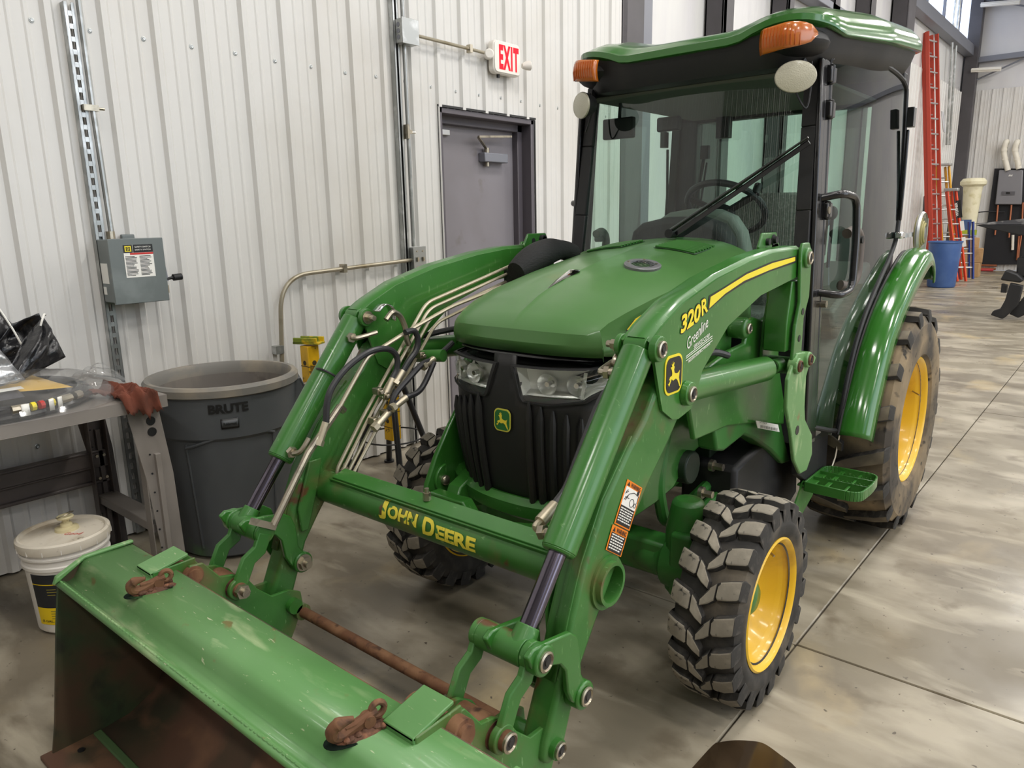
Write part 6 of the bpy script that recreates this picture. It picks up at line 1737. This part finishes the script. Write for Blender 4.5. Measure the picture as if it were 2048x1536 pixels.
# tall red extension ladder leaning on the wall
t = ladder('extension_ladder', 'tall red fibreglass extension ladder leaning against the far left wall', 'ladder', (-3.25, 17.9, 0.02), (-3.80, 17.9, 5.02), (.25, 1, 0), .20, 14, ladder_r, second=.09)
for s in (0, .12): MB().bar((-3.42, 17.60 + s, 3.45), (-3.36, 17.68 + s, 3.05), .02, .02).build('pulley_bracket', alu, t)
t = ladder('step_ladder', 'yellow folding step ladder between the red ladder and the blue barrel', 'ladder', (-3.22, 19.3, 0.02), (-3.62, 19.3, 2.46), (.9, .6, 0), .13, 8, ladder_y, second=.10)
MB().box((-3.62, 19.3, 2.49), (.34, .24, .05)).build('top_cap', alu, t, bevel=.01)
MB().box((-3.30, 19.1, 1.55), (.012, .06, .5), Matrix.Rotation(-.14, 3, 'Y')).build('safety_label', white_d, t)
t = ladder('step_ladder', 'orange folding step ladder with white labels right of the yellow one', 'ladder', (-2.83, 18.2, 0.02), (-3.20, 18.2, 1.90), (.9, .6, 0), .085, 6, ladder_o, second=.12)
MB().box((-3.20, 18.2, 1.92), (.26, .2, .06)).build('top_cap', alu, t, bevel=.01)
m = MB().box((-3.0, 18.05, 1.52), (.09, .01, .36), Matrix.Rotation(-.19, 3, 'Y')).build('name_label', black_d, t)
m = MB(); text(m, 'WERN', (-2.99, 18.044, 1.38), Vector((-.19, 0, .98)), Vector((-.98, 0, -.19)), .28, .05); m.build('label_lettering', white_d, t)
for z in (1.18, .85): MB().box((-2.97 + (1.5 - z) * .19, 18.05, z), (.07, .01, .2), Matrix.Rotation(-.19, 3, 'Y')).build('safety_label', white_d, t)
t = ladder('step_ladder', 'blue folding step ladder below the cream plastic roll', 'ladder', (-2.86, 18.9, 0.02), (-2.98, 18.9, 1.25), (.9, .6, 0), .14, 4, ladder_b, second=.10, rung0=.25)
t = thing('barrel', 'blue plastic barrel standing before the ladders', 'barrel', (-2.98, 16.9, 0))
MB().lathe([(.0001, .005), (.235, .005), (.25, .03), (.29, .87), (.308, .88), (.308, .905), (.285, .905), (.275, .87), (.24, .04), (.0001, .04)], (-2.98, 16.9, 0), n=40).build('body', barrel_m, t)
# cream wrapped roll standing behind the ladders
t = thing('plastic_roll', 'tall cream roll wrapped in clear film with a flared top behind the orange ladder', 'roll', (-3.22, 20.8, 0))
MB().lathe([(.0001, .9), (.14, .9), (.155, 1.2), (.19, 1.9), (.205, 2.03), (.27, 2.08), (.275, 2.15), (.22, 2.22), (.10, 2.23), (.0001, 2.2)], (-3.22, 20.8, 0), n=28).build('wrap', cream_m, t)
MB().lathe([(.0001, 0), (.15, 0), (.155, .9), (.0001, .9)], (-3.22, 20.8, 0), n=20).build('carton', card_m, t)
MB().box((-3.24, 20.60, 1.15), (.2, .03, .25)).build('colour_label', mat('blue_label', '#46608c', .5), t)
MB().box((-3.16, 20.6, .98), (.3, .06, .12)).build('green_tape', mat('lime_tape', '#a8b436', .5), t)
# cardboard boxes
t = MB().box((-2.94, 19.9, .16), (.36, .3, .32)).build('cardboard_box', card_m, None, bevel=.01)
tag(t, 'cardboard box on the floor right of the ladders, under another box', 'box')
t = MB().box((-2.93, 19.9, .485), (.38, .3, .32), Matrix.Rotation(.2, 3, 'Z')).build('cardboard_box', card_m, None, bevel=.01)
tag(t, 'open cardboard box stacked in the middle right of the ladders', 'box')
t = MB().box((-2.98, 19.9, .765), (.24, .22, .235), Matrix.Rotation(.5, 3, 'Z')).build('cardboard_box', card_m, None, bevel=.01)
tag(t, 'small cardboard box topmost of the stack near the far wall', 'box')
t = MB().prism([(-3.75, 18.6, .0), (-3.50, 18.6, 0), (-3.58, 18.6, 1.8), (-3.72, 18.6, 1.95), (-3.80, 18.6, 1.8)], (0, .04, 0)).build('grey_panel', col_m, None, bevel=.01)
tag(t, 'dark grey board leaning on the wall left of the tall red ladder', 'board')
# black board with the water heater, on the far wall
YW = FY + .01
P = [(-2.997, 22.100, 2.471), (-2.400, 22.100, 2.438), (-2.153, 22.100, 0.191), (-3.055, 22.100, 0.171)]
t = thing('mounting_board', 'black plywood board on the far wall behind the grey water heater', 'board', (-2.6, YW, 0))
P = [(-3.011, 22.120, 2.484), (-1.792, 22.120, 2.416), (-1.535, 22.120, 0.193), (-3.043, 22.120, 0.132)]
MB().prism([P[0], P[1], P[2], P[3]], (0, .03, 0)).build('sheet', board_m, t)
P = [(-2.897, 22.000, 2.438), (-2.407, 22.000, 2.411), (-2.348, 22.000, 1.604), (-2.894, 22.000, 1.619)]
t = thing('water_heater', 'grey tankless water heater with two white vent pipes on the black board', 'water heater', tuple(P[3]))
MB().prism(P, (0, .10, 0)).build('cabinet', heater_m, t, bevel=.02)
P = [(-2.779, 21.985, 1.925), (-2.512, 21.985, 1.915), (-2.513, 21.985, 1.833), (-2.780, 21.985, 1.842)]
MB().prism(P, (0, .012, 0)).build('control_panel', mat('heater_panel', '#5a595d', .4), t)
P = [(-2.694, 21.980, 1.910), (-2.612, 21.980, 1.907), (-2.607, 21.980, 1.859), (-2.689, 21.980, 1.862)]
MB().prism(P, (0, .005, 0)).build('display', black_d, t)
P = [(-2.683, 21.985, 2.274), (-2.601, 21.985, 2.270)]
m = MB(); text(m, 'RIN', P[0], (1, 0, 0), (0, 0, 1), (P[1][0] - P[0][0]), .05, .002); m.build('maker_name', white_d, t)
for path in ([(-2.710, 22.000, 2.416), (-2.801, 22.000, 2.690), (-2.844, 22.000, 2.902), (-2.823, 22.000, 3.085)], [(-2.490, 22.000, 2.439), (-2.556, 22.000, 2.674), (-2.619, 22.000, 2.886), (-2.599, 22.000, 3.068)]):
    P = [Vector(p) for p in path]
    P = P[:-1] + [P[-1], P[-1] + Vector((0, .15, 0))]
    o = MB().tube(smooth_pts(P, 5), .062, 14).build('vent_pipe', pvc, t, label='white plastic vent pipe')
    MB().cyl(P[1] + Vector((0, 0, -.03)), P[1] + Vector((0, 0, .03)), .07, n=14).cyl(P[2] + Vector((0, 0, -.03)), P[2] + Vector((0, 0, .03)), .07, n=14).build('pipe_coupling', pvc, o)
for path in ([(-2.836, 22.050, 1.605), (-2.823, 22.050, 1.183), (-2.823, 22.050, 0.880)], [(-2.556, 22.050, 1.598), (-2.548, 22.050, 1.240), (-2.524, 22.050, 0.819)], [(-2.328, 22.050, 1.651), (-2.274, 22.050, 0.879), (-2.285, 22.050, 0.518), (-2.279, 22.050, 0.276)], [(-2.322, 22.050, 0.855), (-2.300, 22.050, 0.276)]):
    MB().tube(path, .022, 8).build('copper_pipe', copper, t)
P = [(-2.448, 22.050, 0.879), (-2.419, 22.050, 0.517)]
MB().tube(P, .03, 8).build('drain_pipe', pvc, t)
t = MB().tube(smooth_pts([(-3.520, 22.060, 1.365), (-3.307, 22.060, 1.422), (-3.043, 22.060, 1.453), (-2.674, 22.060, 1.434)], 4), .015, 6).build('cable', hose_m)
tag(t, 'dark cable strung across the far wall to the water heater', 'cable')
# copper lengths and red bars lying on the floor by the far wall
for k, (path, mm, nm, lab) in enumerate((([(-3.398, 26.541, 0.150), (-2.700, 26.474, 0.150)], copper, 'copper_tube', 'upper copper tube lying along the foot of the black board'), ([(-3.414, 27.039, 0.050), (-2.715, 26.713, 0.050)], copper, 'copper_tube', 'lower copper tube lying on the floor by the black board'),
        ([(-3.153, 24.146, 0.080), (-2.771, 24.056, 0.080)], red_bar, 'red_bar', 'red bar lying flat on the floor nearest the wall corner'), ([(-3.511, 27.123, 0.120), (-2.726, 23.834, 0.120)], red_bar, 'red_bar', 'red bar lying aslant over the other bars'), ([(-3.380, 24.956, 0.030), (-3.301, 26.883, 0.030)], red_bar, 'red_bar', 'short red bar pointing away from the boxes'))):
    a, b = Vector(path[0]), Vector(path[1])
    a.y = b.y = (22.02, 22.02, 21.85, 21.72, 21.60)[k]; a.z = b.z = (.13, .05, .035, .035, .035)[k]
    o = MB().cyl(a, b, .03, n=8).build(nm, mm); tag(o, lab, 'tube' if mm is copper else 'bar')
# black implement on the right edge
t = thing('implement', 'black steel implement with a flat table top and two angled feet at the right edge', 'implement', (-1.15, 12.3, 0))
Q = [(-1.850, 12.200, 1.303), (-1.188, 12.200, 1.375), (-0.862, 12.200, 1.370), (-0.855, 12.200, 1.306), (-1.179, 12.200, 1.290), (-1.606, 12.200, 1.294)]
MB().prism(Q, (0, 1.2, 0)).build('table_top', mat('worn_black_steel', '#4a4a4e', .35, layers=[(4, '#a9a7a5', .5, .6, 6)]), t)
Q = [(-1.813, 12.200, 1.289), (-0.852, 12.200, 1.280), (-0.832, 12.200, 1.113), (-1.229, 12.200, 1.139), (-1.659, 12.200, 1.241)]
MB().prism(Q, (0, 1.1, 0)).build('side_skirt', black, t, bevel=.01)
Q = [(-1.281, 12.250, 0.849), (-0.810, 12.250, 0.890), (-0.775, 12.250, 0.589), (-1.264, 12.250, 0.585)]
MB().prism(Q, (0, .3, 0)).build('body', black, t, bevel=.02)
Q = [(-1.263, 12.300, 1.149), (-0.844, 12.300, 1.149), (-0.806, 12.300, 0.822), (-1.226, 12.300, 0.814)]
MB().prism(Q, (0, .08, 0)).build('upright', black, t)
Q = [(-1.378, 12.100, 0.687), (-1.236, 12.100, 0.637), (-1.154, 12.100, 0.559), (-1.195, 12.100, 0.518), (-1.427, 12.100, 0.549)]
MB().prism(Q, (0, .25, 0)).build('arm', black, t, bevel=.02)
Q = [(-1.410, 12.150, 0.492), (-1.344, 12.150, 0.474), (-1.345, 12.150, 0.371), (-1.409, 12.150, 0.375)]
MB().prism(Q, (0, .15, 0)).build('arm_stub', black, t)
Q = [(-1.308, 12.100, 0.513), (-1.157, 12.100, 0.479), (-1.185, 12.100, 0.220), (-1.315, 12.100, 0.040), (-1.347, 12.100, 0.017), (-1.487, 12.100, 0.063), (-1.464, 12.100, 0.120), (-1.385, 12.100, 0.153), (-1.340, 12.100, 0.280)]
MB().prism(Q, (0, .12, 0)).build('foot', black, t, bevel=.01)
Q = [(-1.135, 12.250, 0.345), (-0.987, 12.250, 0.285), (-1.052, 12.250, 0.110), (-1.180, 12.250, 0.026), (-1.290, 12.250, 0.074), (-1.230, 12.250, 0.168)]
MB().prism(Q, (0, .12, 0)).build('foot', black, t, bevel=.01)
# hose reel clipped behind the rear fender (amber coil on a bracket)
t = thing('hose_reel', 'coil of yellow wire on a grey disc hanging behind the tractor cab', 'wire coil', (-.85, 4.17, 1.33))
c = Vector((-.845, 4.17, 1.385)); 
for k in range(5):
    MB().tube([c + Vector((.012 * (k - 2) * .6, (.075 - .009 * k) * math.cos(a), (.085 - .010 * k) * math.sin(a))) for a in [2 * PI * i / 24 for i in range(25)]], .006, 6, False).build('wire', mat('olive_wire', '#a8a06a', .4), t)
MB().cyl(c - Vector((.012, 0, 0)), c + Vector((.02, 0, 0)), .03, n=20).bar(c + Vector((.015, 0, .07)), c + Vector((.015, 0, -.15)), .008, .022).bar(c, c + Vector((-.10, -.24, -.02)), .02, .02).build('disc_bracket', alu, t)
MB().lathe([(.098, -.01), (.105, 0), (.098, .01)], c, (1, 0, 0), 28).build('guard_ring', alu, t)

# conduits and tube lights in the far corner
for k, (path, lab) in enumerate((([(-3.800, 19.845, 6.003), (-3.800, 19.855, 5.395), (-3.800, 20.142, 4.176), (-3.800, 20.443, 2.996)], 'left of two thin conduits running down the far left wall'), ([(-3.800, 20.260, 6.083), (-3.800, 20.274, 5.465), (-3.800, 20.523, 4.219), (-3.800, 20.783, 3.016)], 'right of two thin conduits running down the far left wall'))):
    MB().tube(path, .028, 6).build('conduit', galv, wall_l)
tube_w = mat('tube_light_white', '#f2ede2', .4)
for path, lab in (([(-3.709, 21.950, 4.814), (-3.097, 21.950, 4.766)], 'white tube light on the girt of the far wall'), ([(-3.653, 21.900, 6.261), (-2.869, 21.900, 6.183)], 'white tube light high up on the far wall')):
    a, b = Vector(path[0]), Vector(path[1])
    o = thing('tube_light', lab, 'light', tuple(a))
    MB().bar(a, b, .10, .09).build('housing', tube_w, o)
    MB().cyl(a + Vector((0, -.07, 0)), b + Vector((0, -.07, 0)), .02, n=8).build('tube', tube_w, o)
